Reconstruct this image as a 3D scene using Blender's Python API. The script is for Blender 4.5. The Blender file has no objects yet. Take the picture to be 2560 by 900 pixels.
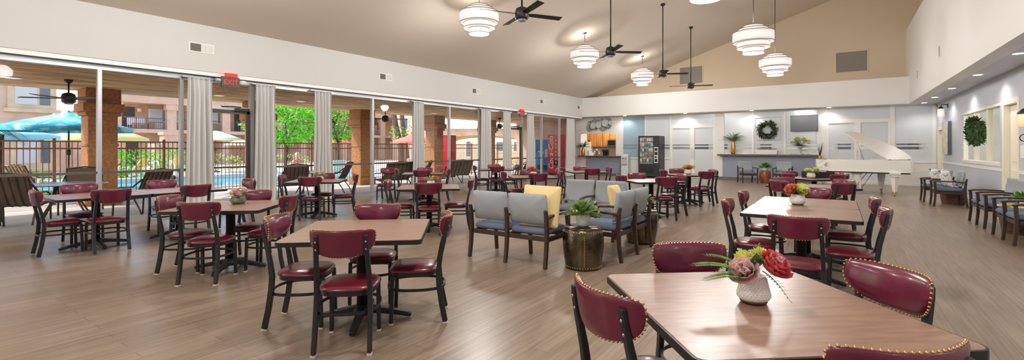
import bpy, math, random
from mathutils import Vector, Matrix
PI = math.pi
rnd = random.Random(11)
S = bpy.context.scene
C = S.collection
V = Vector

# ---- surveyed camera (used to turn measured sight lines into room coordinates) ----
FOC, YAW, HOR, EYE = 1174.7, 0.6062, 370.0, 1.4534
sY, cY = math.sin(YAW), math.cos(YAW)
def ray(px):
    a = (px - 1280) / FOC
    return (-sY + a * cY, cY + a * sY)
def on_x(px, py, X):
    d = ray(px); t = X / d[0]
    return (X, d[1] * t, EYE - (py - HOR) * t / FOC)
def on_y(px, py, Y):
    d = ray(px); t = Y / d[1]
    return (d[0] * t, Y, EYE - (py - HOR) * t / FOC)

# ---------------------------------------------------------------- mesh builder
class MB:
    def __init__(s): s.v = []; s.f = []; s.s = []
    def add(s, vs, fs, smooth=False):
        b = len(s.v); s.v += [tuple(p) for p in vs]
        for f in fs: s.f.append([b + i for i in f]); s.s.append(smooth)
        return s
    def box(s, c, d, rz=0.0, rx=0.0, ry=0.0, top=1.0):
        m = Matrix.Rotation(rz, 3, 'Z') @ Matrix.Rotation(ry, 3, 'Y') @ Matrix.Rotation(rx, 3, 'X')
        vs = []
        for z in (-1, 1):
            k = top if z > 0 else 1
            for x, y in ((-1, -1), (1, -1), (1, 1), (-1, 1)):
                vs.append(m @ V((x * d[0] / 2 * k, y * d[1] / 2 * k, z * d[2] / 2)) + V(c))
        return s.add(vs, [(3, 2, 1, 0), (4, 5, 6, 7), (0, 1, 5, 4), (1, 2, 6, 5), (2, 3, 7, 6), (3, 0, 4, 7)])
    def span(s, a, b):
        return s.box([(a[i] + b[i]) / 2 for i in range(3)], [abs(b[i] - a[i]) for i in range(3)])
    def prism(s, poly, z0, z1, smooth=False):
        n = len(poly)
        vs = [(x, y, z0) for x, y in poly] + [(x, y, z1) for x, y in poly]
        s.add(vs, [list(range(n))[::-1], list(range(n, 2 * n))])
        b = len(s.v) - 2 * n
        for i in range(n):
            j = (i + 1) % n
            s.f.append([b + i, b + j, b + n + j, b + n + i]); s.s.append(smooth)
        return s
    def tube(s, pts, r, n=8, closed=False, caps=True, smooth=True):
        pts = [V(p) for p in pts]; m = len(pts); vs = []
        rr = r if isinstance(r, (list, tuple)) else [r] * m
        prev = None
        for i, p in enumerate(pts):
            a = pts[(i - 1) % m] if (closed or i > 0) else p
            b = pts[(i + 1) % m] if (closed or i < m - 1) else p
            t = (b - a).normalized()
            u = prev if prev is not None else (V((0, 0, 1)) if abs(t.z) < .9 else V((1, 0, 0)))
            u = (u - t * u.dot(t)).normalized(); prev = u
            w = t.cross(u)
            for k in range(n):
                q = 2 * PI * k / n
                vs.append(p + (u * math.cos(q) + w * math.sin(q)) * rr[i])
        fs = []
        for i in range(m if closed else m - 1):
            j = (i + 1) % m
            for k in range(n):
                l = (k + 1) % n
                fs.append((i * n + k, i * n + l, j * n + l, j * n + k))
        s.add(vs, fs, smooth)
        if caps and not closed:
            b = len(s.v) - m * n
            s.f.append([b + k for k in range(n)][::-1]); s.s.append(False)
            s.f.append([b + (m - 1) * n + k for k in range(n)]); s.s.append(False)
        return s
    def sweep(s, pts, w, h, side=(1, 0, 0), smooth=False):
        # rectangular bar: w along the fixed side vector, h across it (h may be a list)
        pts = [V(p) for p in pts]; m = len(pts); sd = V(side).normalized(); vs = []
        for i, p in enumerate(pts):
            a = pts[max(0, i - 1)]; b = pts[min(m - 1, i + 1)]
            t = (b - a).normalized(); nn = t.cross(sd).normalized()
            hh = h[i] if isinstance(h, (list, tuple)) else h
            ww = w[i] if isinstance(w, (list, tuple)) else w
            for x, y in ((-1, -1), (1, -1), (1, 1), (-1, 1)):
                vs.append(p + sd * x * ww / 2 + nn * y * hh / 2)
        fs = [(3, 2, 1, 0), tuple(4 * (m - 1) + k for k in range(4))]
        for i in range(m - 1):
            for k in range(4):
                l = (k + 1) % 4
                fs.append((4 * i + k, 4 * i + l, 4 * i + 4 + l, 4 * i + 4 + k))
        return s.add(vs, fs, smooth)
    def lathe(s, prof, n=24, c=(0, 0, 0), smooth=True, sx=1, sy=1, caps=True):
        vs = []; m = len(prof)
        for r, z in prof:
            for k in range(n):
                q = 2 * PI * k / n
                vs.append((c[0] + r * math.cos(q) * sx, c[1] + r * math.sin(q) * sy, c[2] + z))
        fs = []
        for i in range(m - 1):
            for k in range(n):
                l = (k + 1) % n
                fs.append((i * n + k, i * n + l, (i + 1) * n + l, (i + 1) * n + k))
        s.add(vs, fs, smooth)
        b = len(s.v) - m * n
        if caps and prof[0][0] > 1e-5: s.f.append([b + k for k in range(n)][::-1]); s.s.append(False)
        if caps and prof[-1][0] > 1e-5: s.f.append([b + (m - 1) * n + k for k in range(n)]); s.s.append(False)
        return s
    def ball(s, c, r, n=10, m=6):
        r = r if isinstance(r, (list, tuple)) else (r, r, r)
        vs = [(c[0], c[1], c[2] - r[2])]
        for i in range(1, m):
            a = -PI / 2 + PI * i / m
            for k in range(n):
                q = 2 * PI * k / n
                vs.append((c[0] + r[0] * math.cos(a) * math.cos(q), c[1] + r[1] * math.cos(a) * math.sin(q), c[2] + r[2] * math.sin(a)))
        vs.append((c[0], c[1], c[2] + r[2])); fs = []
        for k in range(n):
            l = (k + 1) % n
            fs.append((0, 1 + l, 1 + k))
            for i in range(m - 2): fs.append((1 + i * n + k, 1 + i * n + l, 1 + (i + 1) * n + l, 1 + (i + 1) * n + k))
            fs.append((1 + (m - 2) * n + k, 1 + (m - 2) * n + l, len(vs) - 1))
        return s.add(vs, fs, True)
    def pad(s, outline, tf, tb, mp, rings=(.985, .94, .85, .7, .5, .25), pw=4, smooth=True):
        # cushion: outline in 2-D, puffed by tf in front and tb behind, mp(x, z, h) -> point
        n = len(outline); cx = sum(p[0] for p in outline) / n; cz = sum(p[1] for p in outline) / n
        vs = [mp(x, z, 0) for x, z in outline]
        def layer(t, sg):
            base = list(range(n)); 
            for r in rings:
                h = sg * t * (1 - r ** pw) ** .5
                st = len(vs)
                vs.extend(mp(cx + (x - cx) * r, cz + (z - cz) * r, h) for x, z in outline)
                cur = list(range(st, st + n))
                for k in range(n):
                    l = (k + 1) % n
                    q = (base[k], base[l], cur[l], cur[k])
                    fs.append(q if sg < 0 else q[::-1])
                base = cur
            vs.append(mp(cx, cz, sg * t)); ce = len(vs) - 1
            for k in range(n):
                l = (k + 1) % n
                q = (base[k], base[l], ce)
                fs.append(q if sg < 0 else q[::-1])
        fs = []
        layer(tf, 1); layer(tb, -1)
        return s.add(vs, fs, smooth)
    def leaf(s, p, d, up, L, W, bend=.25):
        p = V(p); d = V(d).normalized(); sd = d.cross(V(up))
        if sd.length < 1e-4: sd = d.cross(V((1, 0, .2)))
        sd.normalize(); nn = sd.cross(d)
        m1 = p + d * L * .45 + nn * L * bend * .35; tip = p + d * L - nn * L * bend * .3
        return s.add([p, m1 + sd * W / 2 - nn * W * .12, m1, m1 - sd * W / 2 - nn * W * .12, tip], [(0, 2, 1), (1, 2, 4), (0, 3, 2), (3, 4, 2)], True)
    def build(s, name, mat, parent=None, bevel=0, seg=2, loc=None):
        me = bpy.data.meshes.new(name); me.from_pydata(s.v, [], s.f)
        me.polygons.foreach_set('use_smooth', s.s); me.materials.append(mat); me.update()
        o = bpy.data.objects.new(name, me); C.objects.link(o)
        if parent is not None: o.parent = parent
        if loc is not None: o.location = loc
        if bevel:
            b = o.modifiers.new('edge', 'BEVEL'); b.width = bevel; b.segments = seg; b.limit_method = 'ANGLE'; b.angle_limit = .7
        return o

def tag(o, label, cat, group=None, kind=None):
    o['label'] = label; o['category'] = cat
    if group: o['group'] = group
    if kind: o['kind'] = kind
    return o
def thing(name, label, cat, loc=(0, 0, 0), rz=0.0, group=None):
    o = bpy.data.objects.new(name, None); C.objects.link(o)
    o.empty_display_size = .1; o.location = loc; o.rotation_euler = (0, 0, rz)
    return tag(o, label, cat, group)
def struct(o):
    o['kind'] = 'structure'; return o
def dup(root, label, loc=None, rz=None, group=None):
    def cp(o, par):
        c = o.copy(); C.objects.link(c)
        if par is not None: c.parent = par
        for ch in [x for x in KIDS.get(o.name, [])]:
            k = cp(ch, c); KIDS.setdefault(c.name, []).append(k)
        return c
    KIDS.clear()
    for o in C.objects:
        if o.parent: KIDS.setdefault(o.parent.name, []).append(o)
    r = cp(root, None); r['label'] = label
    if loc is not None: r.location = loc
    if rz is not None: r.rotation_euler = (0, 0, rz)
    if group: r['group'] = group
    return r
KIDS = {}
def rot(p, a):
    return (p[0] * math.cos(a) - p[1] * math.sin(a), p[0] * math.sin(a) + p[1] * math.cos(a))
def rrect(w, d, r, n=5):
    out = []
    for cx, cy, a in ((w/2-r, d/2-r, 0), (-w/2+r, d/2-r, PI/2), (-w/2+r, -d/2+r, PI), (w/2-r, -d/2+r, 1.5*PI)):
        for k in range(n + 1):
            q = a + PI / 2 * k / n; out.append((cx + r * math.cos(q), cy + r * math.sin(q)))
    return out
def circ(r, n=24, cx=0, cy=0): return [(cx + r * math.cos(2*PI*k/n), cy + r * math.sin(2*PI*k/n)) for k in range(n)]

# ---------------------------------------------------------------- materials
def lin(c):
    return tuple(((x / 255) / 12.92 if x / 255 <= .04045 else ((x / 255 + .055) / 1.055) ** 2.4) for x in c) + (1,)
def mat(name, col, rough=.6, metal=0., spec=.5, var=0., vscale=8., stretch=None, bump=0., bscale=60., emit=None, es=0., coat=0., crough=.12, trans=0.):
    m = bpy.data.materials.new(name); m.use_nodes = True
    nt = m.node_tree; b = nt.nodes['Principled BSDF']
    b.inputs['Base Color'].default_value = lin(col); b.inputs['Roughness'].default_value = rough
    b.inputs['Metallic'].default_value = metal; b.inputs['Specular IOR Level'].default_value = spec
    if coat: b.inputs['Coat Weight'].default_value = coat; b.inputs['Coat Roughness'].default_value = crough
    if emit: b.inputs['Emission Color'].default_value = lin(emit); b.inputs['Emission Strength'].default_value = es
    if var or bump:
        tc = nt.nodes.new('ShaderNodeTexCoord'); mp = nt.nodes.new('ShaderNodeMapping')
        nt.links.new(tc.outputs['Object'], mp.inputs['Vector'])
        if stretch: mp.inputs['Scale'].default_value = stretch
    if var:
        n = nt.nodes.new('ShaderNodeTexNoise'); n.inputs['Scale'].default_value = vscale; n.inputs['Detail'].default_value = 4
        nt.links.new(mp.outputs[0], n.inputs['Vector'])
        r = nt.nodes.new('ShaderNodeValToRGB')
        lo = tuple(max(0, x * (1 - var)) for x in col); hi = tuple(min(255, x * (1 + var)) for x in col)
        r.color_ramp.elements[0].position = .3; r.color_ramp.elements[1].position = .7
        r.color_ramp.elements[0].color = lin(lo); r.color_ramp.elements[1].color = lin(hi)
        nt.links.new(n.outputs['Fac'], r.inputs['Fac']); nt.links.new(r.outputs[0], b.inputs['Base Color'])
    if bump:
        n2 = nt.nodes.new('ShaderNodeTexNoise'); n2.inputs['Scale'].default_value = bscale; n2.inputs['Detail'].default_value = 3
        bp = nt.nodes.new('ShaderNodeBump'); bp.inputs['Strength'].default_value = bump; bp.inputs['Distance'].default_value = .02
        nt.links.new(mp.outputs[0], n2.inputs['Vector']); nt.links.new(n2.outputs['Fac'], bp.inputs['Height']); nt.links.new(bp.outputs[0], b.inputs['Normal'])
    if trans:
        tl = nt.nodes.new('ShaderNodeBsdfTranslucent'); tl.inputs[0].default_value = lin(col); mx = nt.nodes.new('ShaderNodeMixShader'); mx.inputs[0].default_value = trans
        if var: nt.links.new(r.outputs[0], tl.inputs[0])
        out = nt.nodes['Material Output']; nt.links.new(b.outputs[0], mx.inputs[1]); nt.links.new(tl.outputs[0], mx.inputs[2]); nt.links.new(mx.outputs[0], out.inputs[0])
    return m
M = {}
def mk(k, *a, **kw): M[k] = mat(k, *a, **kw)
mk('white_wall', (236, 234, 229), .75, bump=.03, bscale=120)
mk('fascia_wall', (214, 213, 210), .75, bump=.03, bscale=120)
mk('bright_trim', (252, 252, 250), .5)
mk('ceiling_paint', (212, 200, 184), .8, bump=.03, bscale=120)
mk('beige_paint', (216, 197, 170), .8, bump=.03, bscale=120)
mk('blue_wall', (196, 200, 210), .35, spec=.6)
mk('desk_blue', (150, 157, 175), .6)
mk('white_trim', (238, 236, 230), .45)
mk('cream_trim', (238, 230, 212), .5)
mk('grey_soffit', (196, 198, 202), .45)
mk('alu', (196, 198, 200), .38, metal=.75)
mk('alu_dark', (110, 104, 98), .4, metal=.6)
mk('door_bronze', (84, 76, 70), .4, metal=.5)
mk('black_metal', (27, 29, 33), .42, spec=.5)
mk('black_edge', (24, 23, 23), .4)
mk('iron', (30, 29, 29), .5)
mk('glide', (226, 214, 196), .6)
mk('vinyl', (100, 21, 50), .30, spec=.5, var=.10, vscale=5, coat=.25)
mk('vinyl_seat', (102, 20, 38), .32, spec=.5, var=.10, vscale=5, coat=.25)
mk('brass', (196, 160, 104), .35, metal=1.)
mk('steel', (170, 170, 170), .3, metal=1.)
mk('sofa_back', (158, 164, 168), .9, var=.05, vscale=160, bump=.06, bscale=300)
mk('sofa_seat', (98, 110, 132), .85, var=.06, vscale=160, bump=.06, bscale=300)
mk('arm_wood', (58, 40, 32), .4, var=.2, vscale=10, stretch=(1, 1, .15))
mk('yellow_cloth', (232, 208, 152), .9, var=.05, vscale=120, bump=.08, bscale=200)
mk('curtain', (228, 227, 225), .9, trans=.1)
mk('blackish', (30, 28, 27), .5)
mk('ceramic_white', (236, 234, 230), .35)
mk('ceramic_ribbed', (232, 231, 227), .45, bump=.5, bscale=150)
mk('ceramic_grey', (205, 206, 203), .45, var=.08, vscale=30)
mk('leaf_green', (92, 142, 52), .6, var=.35, vscale=25, trans=.3)
mk('leaf_fern', (134, 164, 100), .65, var=.3, vscale=25, trans=.3)
mk('leaf_fresh', (120, 176, 62), .6, var=.3, vscale=25, trans=.3)
mk('leaf_dark', (58, 92, 44), .6, var=.4, vscale=20, trans=.3)
mk('leaf_sage', (132, 150, 118), .7, var=.25, vscale=30, trans=.3)
mk('leaf_tree', (104, 168, 34), .6, var=.45, vscale=3, trans=.3)
mk('leaf_citrus', (120, 158, 44), .6, var=.45, vscale=4, trans=.3)
mk('leaf_hedge', (150, 172, 84), .7, var=.4, vscale=4, trans=.3)
mk('bark', (84, 66, 54), .9, var=.3, vscale=12, bump=.3, bscale=30)
mk('petal_red', (255, 98, 106), .6, var=.25, vscale=30, trans=.4)
mk('petal_pink', (255, 200, 202), .6, var=.12, vscale=25, trans=.4)
mk('petal_coral', (252, 134, 100), .6, var=.25, vscale=30, trans=.4)
mk('petal_yellow', (240, 236, 120), .6, var=.2, vscale=30, trans=.4)
mk('petal_peach', (244, 212, 194), .6, var=.12, vscale=25, trans=.4)
mk('petal_cream', (238, 226, 186), .6, var=.12, vscale=25, trans=.4)
mk('piano_white', (238, 235, 229), .12, spec=.6, coat=.5)
mk('piano_under', (196, 188, 178), .3)
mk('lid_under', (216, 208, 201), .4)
mk('patio_stucco', (206, 156, 110), .95, var=.32, vscale=2.2, stretch=(3.5, .5, 1), bump=.5, bscale=18)
mk('honey_wood', (196, 132, 66), .45, var=.15, vscale=9, stretch=(1, 1, .12))
mk('brown_top', (104, 78, 62), .3, var=.25, vscale=60)
mk('stucco', (206, 168, 138), .95, var=.06, vscale=2, bump=.25, bscale=40)
mk('stucco_pink', (212, 174, 148), .95, var=.05, vscale=2, bump=.2, bscale=30)
mk('stucco_col', (176, 122, 80), .95, var=.12, vscale=14, bump=.35, bscale=40)
mk('stucco_tan', (214, 178, 144), .95, var=.06, vscale=2, bump=.2, bscale=30)
mk('concrete', (196, 190, 180), .9, var=.05, vscale=3)
mk('deck', (214, 204, 190), .9, var=.05, vscale=2)
mk('fence_metal', (140, 104, 82), .6)
mk('roof_tile', (176, 128, 104), .9, var=.2, vscale=6)
mk('roof_white', (240, 240, 238), .7)
mk('teal_cloth', (70, 178, 206), .8, var=.06, vscale=3)
mk('teal_pale', (150, 206, 214), .8, var=.06, vscale=3)
mk('yellow_sun', (240, 208, 130), .8)
mk('cream_cloth', (238, 222, 184), .8)
mk('coral_cloth', (238, 110, 92), .8)
mk('red_paint', (222, 22, 36), .4)
mk('dark_door', (72, 62, 62), .6)
mk('win_dark', (96, 100, 108), .15)
mk('win_light', (222, 226, 230), .3)
mk('blind', (206, 192, 184), .7)
mk('sling', (120, 98, 86), .8)
mk('sling_frame', (70, 58, 52), .5)
mk('sling_tan', (196, 162, 114), .85)
mk('sling_grey', (126, 132, 134), .85)
mk('patio_top', (150, 164, 186), .25)
mk('lounge_strap', (208, 214, 222), .7)
mk('gold_strap', (228, 186, 70), .7)
mk('skin', (206, 154, 122), .6)
mk('hair_grey', (206, 198, 186), .9)
mk('hair_brown', (70, 48, 36), .9)
mk('wicker', (92, 64, 48), .7, var=.5, vscale=40, bump=.5, bscale=70)
mk('gold_vase', (186, 142, 72), .35, metal=.6, var=.2, vscale=12)
mk('red_glaze', (142, 70, 42), .22, coat=.6, var=.3, vscale=6)
mk('vend_black', (40, 42, 47), .45)
mk('vend_panel', (206, 208, 210), .4)
mk('vend_red', (206, 30, 36), .35)
mk('vend_blue', (44, 112, 172), .35, var=.3, vscale=2)
mk('cooler_white', (230, 232, 234), .4)
mk('chrome', (210, 210, 212), .15, metal=1.)
mk('screen_black', (20, 20, 24), .15)
mk('frost', (216, 221, 225), .14, spec=.45)
mk('frost_blue', (158, 184, 198), .14, spec=.45)
mk('piano_shadow', (36, 32, 30), .3)  # near-black tone for the shadow painted beneath the piano
mk('paper', (240, 240, 236), .7)
mk('shade_white', (250, 246, 242), .8, emit=(255, 247, 242), es=.42)
mk('can_glow', (255, 250, 240), .6, emit=(255, 250, 242), es=2.4)
mk('exit_red', (226, 40, 36), .5, emit=(236, 40, 34), es=.75)
mk('exit_box', (92, 84, 78), .5)
mk('grille_grey', (150, 140, 132), .6)
mk('grille_dark', (112, 104, 96), .7)
mk('grey_metal', (158, 162, 162), .4, metal=.4, var=.3, vscale=10)
mk('dark_vase', (40, 36, 36), .4)
mk('art_canvas', (214, 210, 200), .8, var=.12, vscale=7, bump=.4, bscale=14)
mk('art_edge', (92, 92, 94), .6)
mk('lamp_glass', (240, 238, 232), .4, emit=(255, 246, 232), es=.35)
mk('lamp_amber', (240, 206, 160), .5, emit=(255, 214, 160), es=.4)
mk('water', (66, 176, 196), .08, spec=.6, var=.08, vscale=1.5)
mk('pool_tile', (150, 196, 214), .4)
mk('towel_white', (236, 236, 238), .9)
mk('towel_pink', (226, 150, 160), .9)

def glass_mat(name, tint, gloss, frost=0.):
    m = bpy.data.materials.new(name); m.use_nodes = True; nt = m.node_tree; nt.nodes.clear()
    o = nt.nodes.new('ShaderNodeOutputMaterial'); t = nt.nodes.new('ShaderNodeBsdfTransparent'); g = nt.nodes.new('ShaderNodeBsdfGlossy')
    t.inputs[0].default_value = tint; g.inputs['Roughness'].default_value = .03
    mx = nt.nodes.new('ShaderNodeMixShader'); fr = nt.nodes.new('ShaderNodeFresnel'); fr.inputs[0].default_value = 1.45
    ml = nt.nodes.new('ShaderNodeMath'); ml.operation = 'MULTIPLY'; ml.inputs[1].default_value = gloss
    nt.links.new(fr.outputs[0], ml.inputs[0]); nt.links.new(ml.outputs[0], mx.inputs[0])
    nt.links.new(t.outputs[0], mx.inputs[1]); nt.links.new(g.outputs[0], mx.inputs[2]); nt.links.new(mx.outputs[0], o.inputs[0])
    M[name] = m
glass_mat('pane_glass', (.97, .985, .98, 1), .10)
glass_mat('band_glass', (.85, .88, .9, 1), 1.)

def floor_mat():
    m = mat('plank_floor', (150, 126, 106), .31, spec=.62)
    nt = m.node_tree; b = nt.nodes['Principled BSDF']
    tc = nt.nodes.new('ShaderNodeTexCoord'); mp = nt.nodes.new('ShaderNodeMapping'); mp.inputs['Rotation'].default_value = (0, 0, PI / 2)
    nt.links.new(tc.outputs['Object'], mp.inputs['Vector'])
    br = nt.nodes.new('ShaderNodeTexBrick'); br.offset = .37; br.inputs['Scale'].default_value = 1
    br.inputs['Brick Width'].default_value = 1.22; br.inputs['Row Height'].default_value = .152; br.inputs['Mortar Size'].default_value = .0022
    br.inputs['Color1'].default_value = lin((156, 137, 118)); br.inputs['Color2'].default_value = lin((142, 124, 106)); br.inputs['Mortar'].default_value = lin((104, 86, 72))
    nt.links.new(mp.outputs[0], br.inputs['Vector'])
    m2 = nt.nodes.new('ShaderNodeMapping'); m2.inputs['Scale'].default_value = (26, .9, 1); nt.links.new(tc.outputs['Object'], m2.inputs['Vector'])
    n = nt.nodes.new('ShaderNodeTexNoise'); n.inputs['Scale'].default_value = 1.6; n.inputs['Detail'].default_value = 6; nt.links.new(m2.outputs[0], n.inputs['Vector'])
    r = nt.nodes.new('ShaderNodeValToRGB'); r.color_ramp.elements[0].position = .3; r.color_ramp.elements[1].position = .72
    r.color_ramp.elements[0].color = (.66, .63, .6, 1); r.color_ramp.elements[1].color = (1.14, 1.13, 1.12, 1)
    nt.links.new(n.outputs['Fac'], r.inputs['Fac'])
    mx = nt.nodes.new('ShaderNodeMix'); mx.data_type = 'RGBA'; mx.blend_type = 'MULTIPLY'; mx.inputs[0].default_value = 1
    nt.links.new(br.outputs['Color'], mx.inputs[6]); nt.links.new(r.outputs[0], mx.inputs[7]); nt.links.new(mx.outputs[2], b.inputs['Base Color'])
    return m
M['plank_floor'] = floor_mat()
def wood_top():
    m = mat('table_laminate', (152, 119, 100), .36, spec=.65, coat=.25, crough=.3)
    nt = m.node_tree; b = nt.nodes['Principled BSDF']
    tc = nt.nodes.new('ShaderNodeTexCoord'); mp = nt.nodes.new('ShaderNodeMapping'); mp.inputs['Scale'].default_value = (2.2, 15, 1)
    nt.links.new(tc.outputs['Object'], mp.inputs['Vector'])
    n = nt.nodes.new('ShaderNodeTexNoise'); n.inputs['Scale'].default_value = 2.4; n.inputs['Detail'].default_value = 7; nt.links.new(mp.outputs[0], n.inputs['Vector'])
    r = nt.nodes.new('ShaderNodeValToRGB'); r.color_ramp.elements[0].position = .3; r.color_ramp.elements[1].position = .75
    r.color_ramp.elements[0].color = lin((134, 100, 82)); r.color_ramp.elements[1].color = lin((164, 128, 107))
    nt.links.new(n.outputs['Fac'], r.inputs['Fac']); nt.links.new(r.outputs[0], b.inputs['Base Color'])
    return m
M['table_laminate'] = wood_top()
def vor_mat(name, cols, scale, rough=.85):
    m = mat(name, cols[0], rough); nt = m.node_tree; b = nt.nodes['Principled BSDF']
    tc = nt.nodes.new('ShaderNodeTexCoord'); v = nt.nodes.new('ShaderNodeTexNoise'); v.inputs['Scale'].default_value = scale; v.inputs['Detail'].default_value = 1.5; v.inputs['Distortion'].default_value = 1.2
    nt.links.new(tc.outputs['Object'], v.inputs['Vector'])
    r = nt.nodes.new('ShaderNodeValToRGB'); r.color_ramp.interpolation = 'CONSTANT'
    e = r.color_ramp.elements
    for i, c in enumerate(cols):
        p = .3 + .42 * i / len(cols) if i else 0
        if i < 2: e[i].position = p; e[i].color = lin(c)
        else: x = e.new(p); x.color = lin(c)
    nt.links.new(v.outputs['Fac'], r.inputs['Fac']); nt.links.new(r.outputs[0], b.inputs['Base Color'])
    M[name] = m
vor_mat('floral_cloth', [(70, 96, 142), (120, 146, 186), (196, 206, 220), (240, 238, 234), (238, 236, 232), (226, 196, 160), (240, 238, 234), (150, 170, 200)], 7)
vor_mat('teal_mottled', [(46, 146, 190), (62, 168, 202), (120, 196, 214), (176, 220, 226)], 2.2)  # umbrella cloth mottled in several teal tones
def drum_mat():
    m = mat('hammered', (92, 84, 72), .24, metal=1., var=.35, vscale=5, bump=.3, bscale=26)
    M['hammered'] = m
drum_mat()
# ================================================================ THE ROOM
XF, XW, XR, XS, YF, YG, YE = -11.3, -11.55, 2.2, 3.07, 22.95, 23.6, 23.9
Y0 = -6.0
HEAD, TOP, SLOPE = 3.12, 4.12, .32
def cz(x): return TOP + SLOPE * (x - XF)
def bx(px): return on_y(px, 300, YG)[0]

struct(MB().span((-11.75, Y0, -.12), (3.2, 27.2, 0)).build('floor', M['plank_floor']))
m = MB(); xa, xb = -11.75, 2.75
m.prism([(Y0, 0), (24.1, 0), (24.1, 1), (Y0, 1)], 0, 1); m.v = []; m.f = []; m.s = []
vs = [(xa, Y0, cz(xa)), (xb, Y0, cz(xb)), (xb, 24.1, cz(xb)), (xa, 24.1, cz(xa))]
vs += [(x, y, z + .15) for x, y, z in vs]
m.add(vs, [(0, 1, 2, 3), (7, 6, 5, 4), (0, 4, 5, 1), (1, 5, 6, 2), (2, 6, 7, 3), (3, 7, 4, 0)])
struct(m.build('ceiling', M['ceiling_paint']))
struct(MB().span((-11.75, Y0, HEAD), (XF, YF, TOP + .0)).build('wall_left', M['fascia_wall']))
struct(MB().span((XF - .07, Y0, 3.035), (XF - .025, YF, HEAD)).build('trim_7', M['bright_trim']))
struct(MB().span((-11.75, YF, HEAD), (XR, YE, TOP + .02)).build('wall_back', M['white_wall']))
# gable above the ledge
m = MB(); g = [(-11.75, 3.9), (2.6, 3.9), (2.6, cz(2.6) + .05), (-11.75, cz(-11.75) + .05)]
vs = [(x, YE, z) for x, z in g] + [(x, YE + .15, z) for x, z in g]
m.add(vs, [(3, 2, 1, 0), (4, 5, 6, 7), (0, 1, 5, 4), (1, 2, 6, 5), (2, 3, 7, 6), (3, 0, 4, 7)])
struct(m.build('wall_gable', M['beige_paint']))
struct(MB().span((XR, Y0, HEAD), (2.5, YE, 6.08)).build('wall_fascia', M['white_wall']))
struct(MB().span((2.5, Y0, 6.0), (2.65, 24.0, 8.7)).build('wall_upper', M['beige_paint']))
struct(MB().span((2.5, Y0, HEAD), (3.2, 24.0, HEAD + .1)).build('ceiling_soffit', M['grey_soffit']))
struct(MB().span((-11.75, Y0 - .15, 0), (3.2, Y0, 8.6)).build('wall_front', M['white_wall']))

# right wall with its interior window and two doorways
wy0, wy1, wz0, wz1 = 15.3, 19.25, 1.10, 2.44
dA, dB = (13.95, 14.95), (22.45, 23.35)
m = MB()
for y0, y1, z0, z1 in ((Y0, dA[0], 0, HEAD), (dA[0], dA[1], 2.42, HEAD), (dA[1], wy0, 0, HEAD), (wy0, wy1, 0, wz0), (wy0, wy1, wz1, HEAD), (wy1, dB[0], 0, HEAD), (dB[0], dB[1], 2.12, HEAD), (dB[1], 23.9, 0, HEAD)):
    m.span((XS, y0, z0), (XS + .16, y1, z1))
struct(m.build('wall_right', M['blue_wall']))
m = MB()
for y0, y1 in ((Y0, dA[0] - .11), (dA[1] + .11, dB[0] - .1)): m.span((XS - .025, y0, .92), (XS, y1, .985))
struct(m.build('trim_1', M['white_trim']))
m = MB()
for y0, y1 in ((Y0, dA[0] - .11), (dA[1] + .11, dB[0] - .1), (dB[1] + .1, 23.55)): m.span((XS - .018, y0, 0), (XS, y1, .1))
struct(m.build('baseboard_right', M['white_trim']))
for i, ((a, b), zt, wd) in enumerate(((dA, 2.42, .1), (dB, 2.12, .09))):
    m = MB()
    m.span((XS - .02, a - wd, 0), (XS + .17, a + .015, zt + wd)).span((XS - .02, b - .015, 0), (XS + .17, b + wd, zt + wd)).span((XS - .02, a + .015, zt - .015), (XS + .17, b - .015, zt + wd))
    d = struct(m.build('door_%d' % (i + 3), M['cream_trim'], bevel=.006))
    s = MB().span((XS + .09, a + .02, .012), (XS + .13, b - .02, zt - .02))
    s.span((XS + .075, a + .14, 1.15), (XS + .09, b - .14, zt - .16)).span((XS + .075, a + .14, .2), (XS + .09, b - .14, .98))
    sl = s.build('door_leaf', M['cream_trim'], d, bevel=.008)
    MB().ball((XS + .055, a + .11, 1.0), .032, 12, 8).tube([(XS + .06, a + .11, 1), (XS + .09, a + .11, 1)], .012).build('knob', M['brass'], sl)
m = MB()
m.span((XS - .02, wy0 - .06, wz0 - .07), (XS + .155, wy1 + .06, wz0 + .012)).span((XS - .015, wy0 - .05, wz1 - .012), (XS + .155, wy1 + .05, wz1 + .05))
for y in (wy0, 16.55, 17.9, wy1): m.span((XS + .02, y - .05, wz0), (XS + .12, y + .05, wz1))
w = struct(m.build('window_20', M['cream_trim'], bevel=.005))
MB().span((XS + .07, wy0, wz0), (XS + .076, wy1, wz1)).build('pane', M['pane_glass'], w)
# the small office behind that window
m = MB().span((5.6, 14.2, 0), (5.7, 20.6, HEAD)).span((XS + .16, 14.2, 0), (5.7, 14.3, HEAD)).span((XS + .16, 20.5, 0), (5.7, 20.6, HEAD)).span((XS + .16, 14.2, HEAD), (5.7, 20.6, HEAD + .1)).span((XS + .16, 14.2, -.1), (5.7, 20.6, 0))
struct(m.build('wall_office', M['white_wall']))
m = MB()
for y in (15.6, 17.4, 19.2): m.span((5.55, y - .5, .9), (5.6, y + .5, 1.0)).span((5.55, y - .5, 2.3), (5.6, y + .5, 2.4)).span((5.55, y - .5, .9), (5.6, y - .42, 2.4)).span((5.55, y + .42, .9), (5.6, y + .5, 2.4))
struct(m.build('trim_2', M['cream_trim']))

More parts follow.
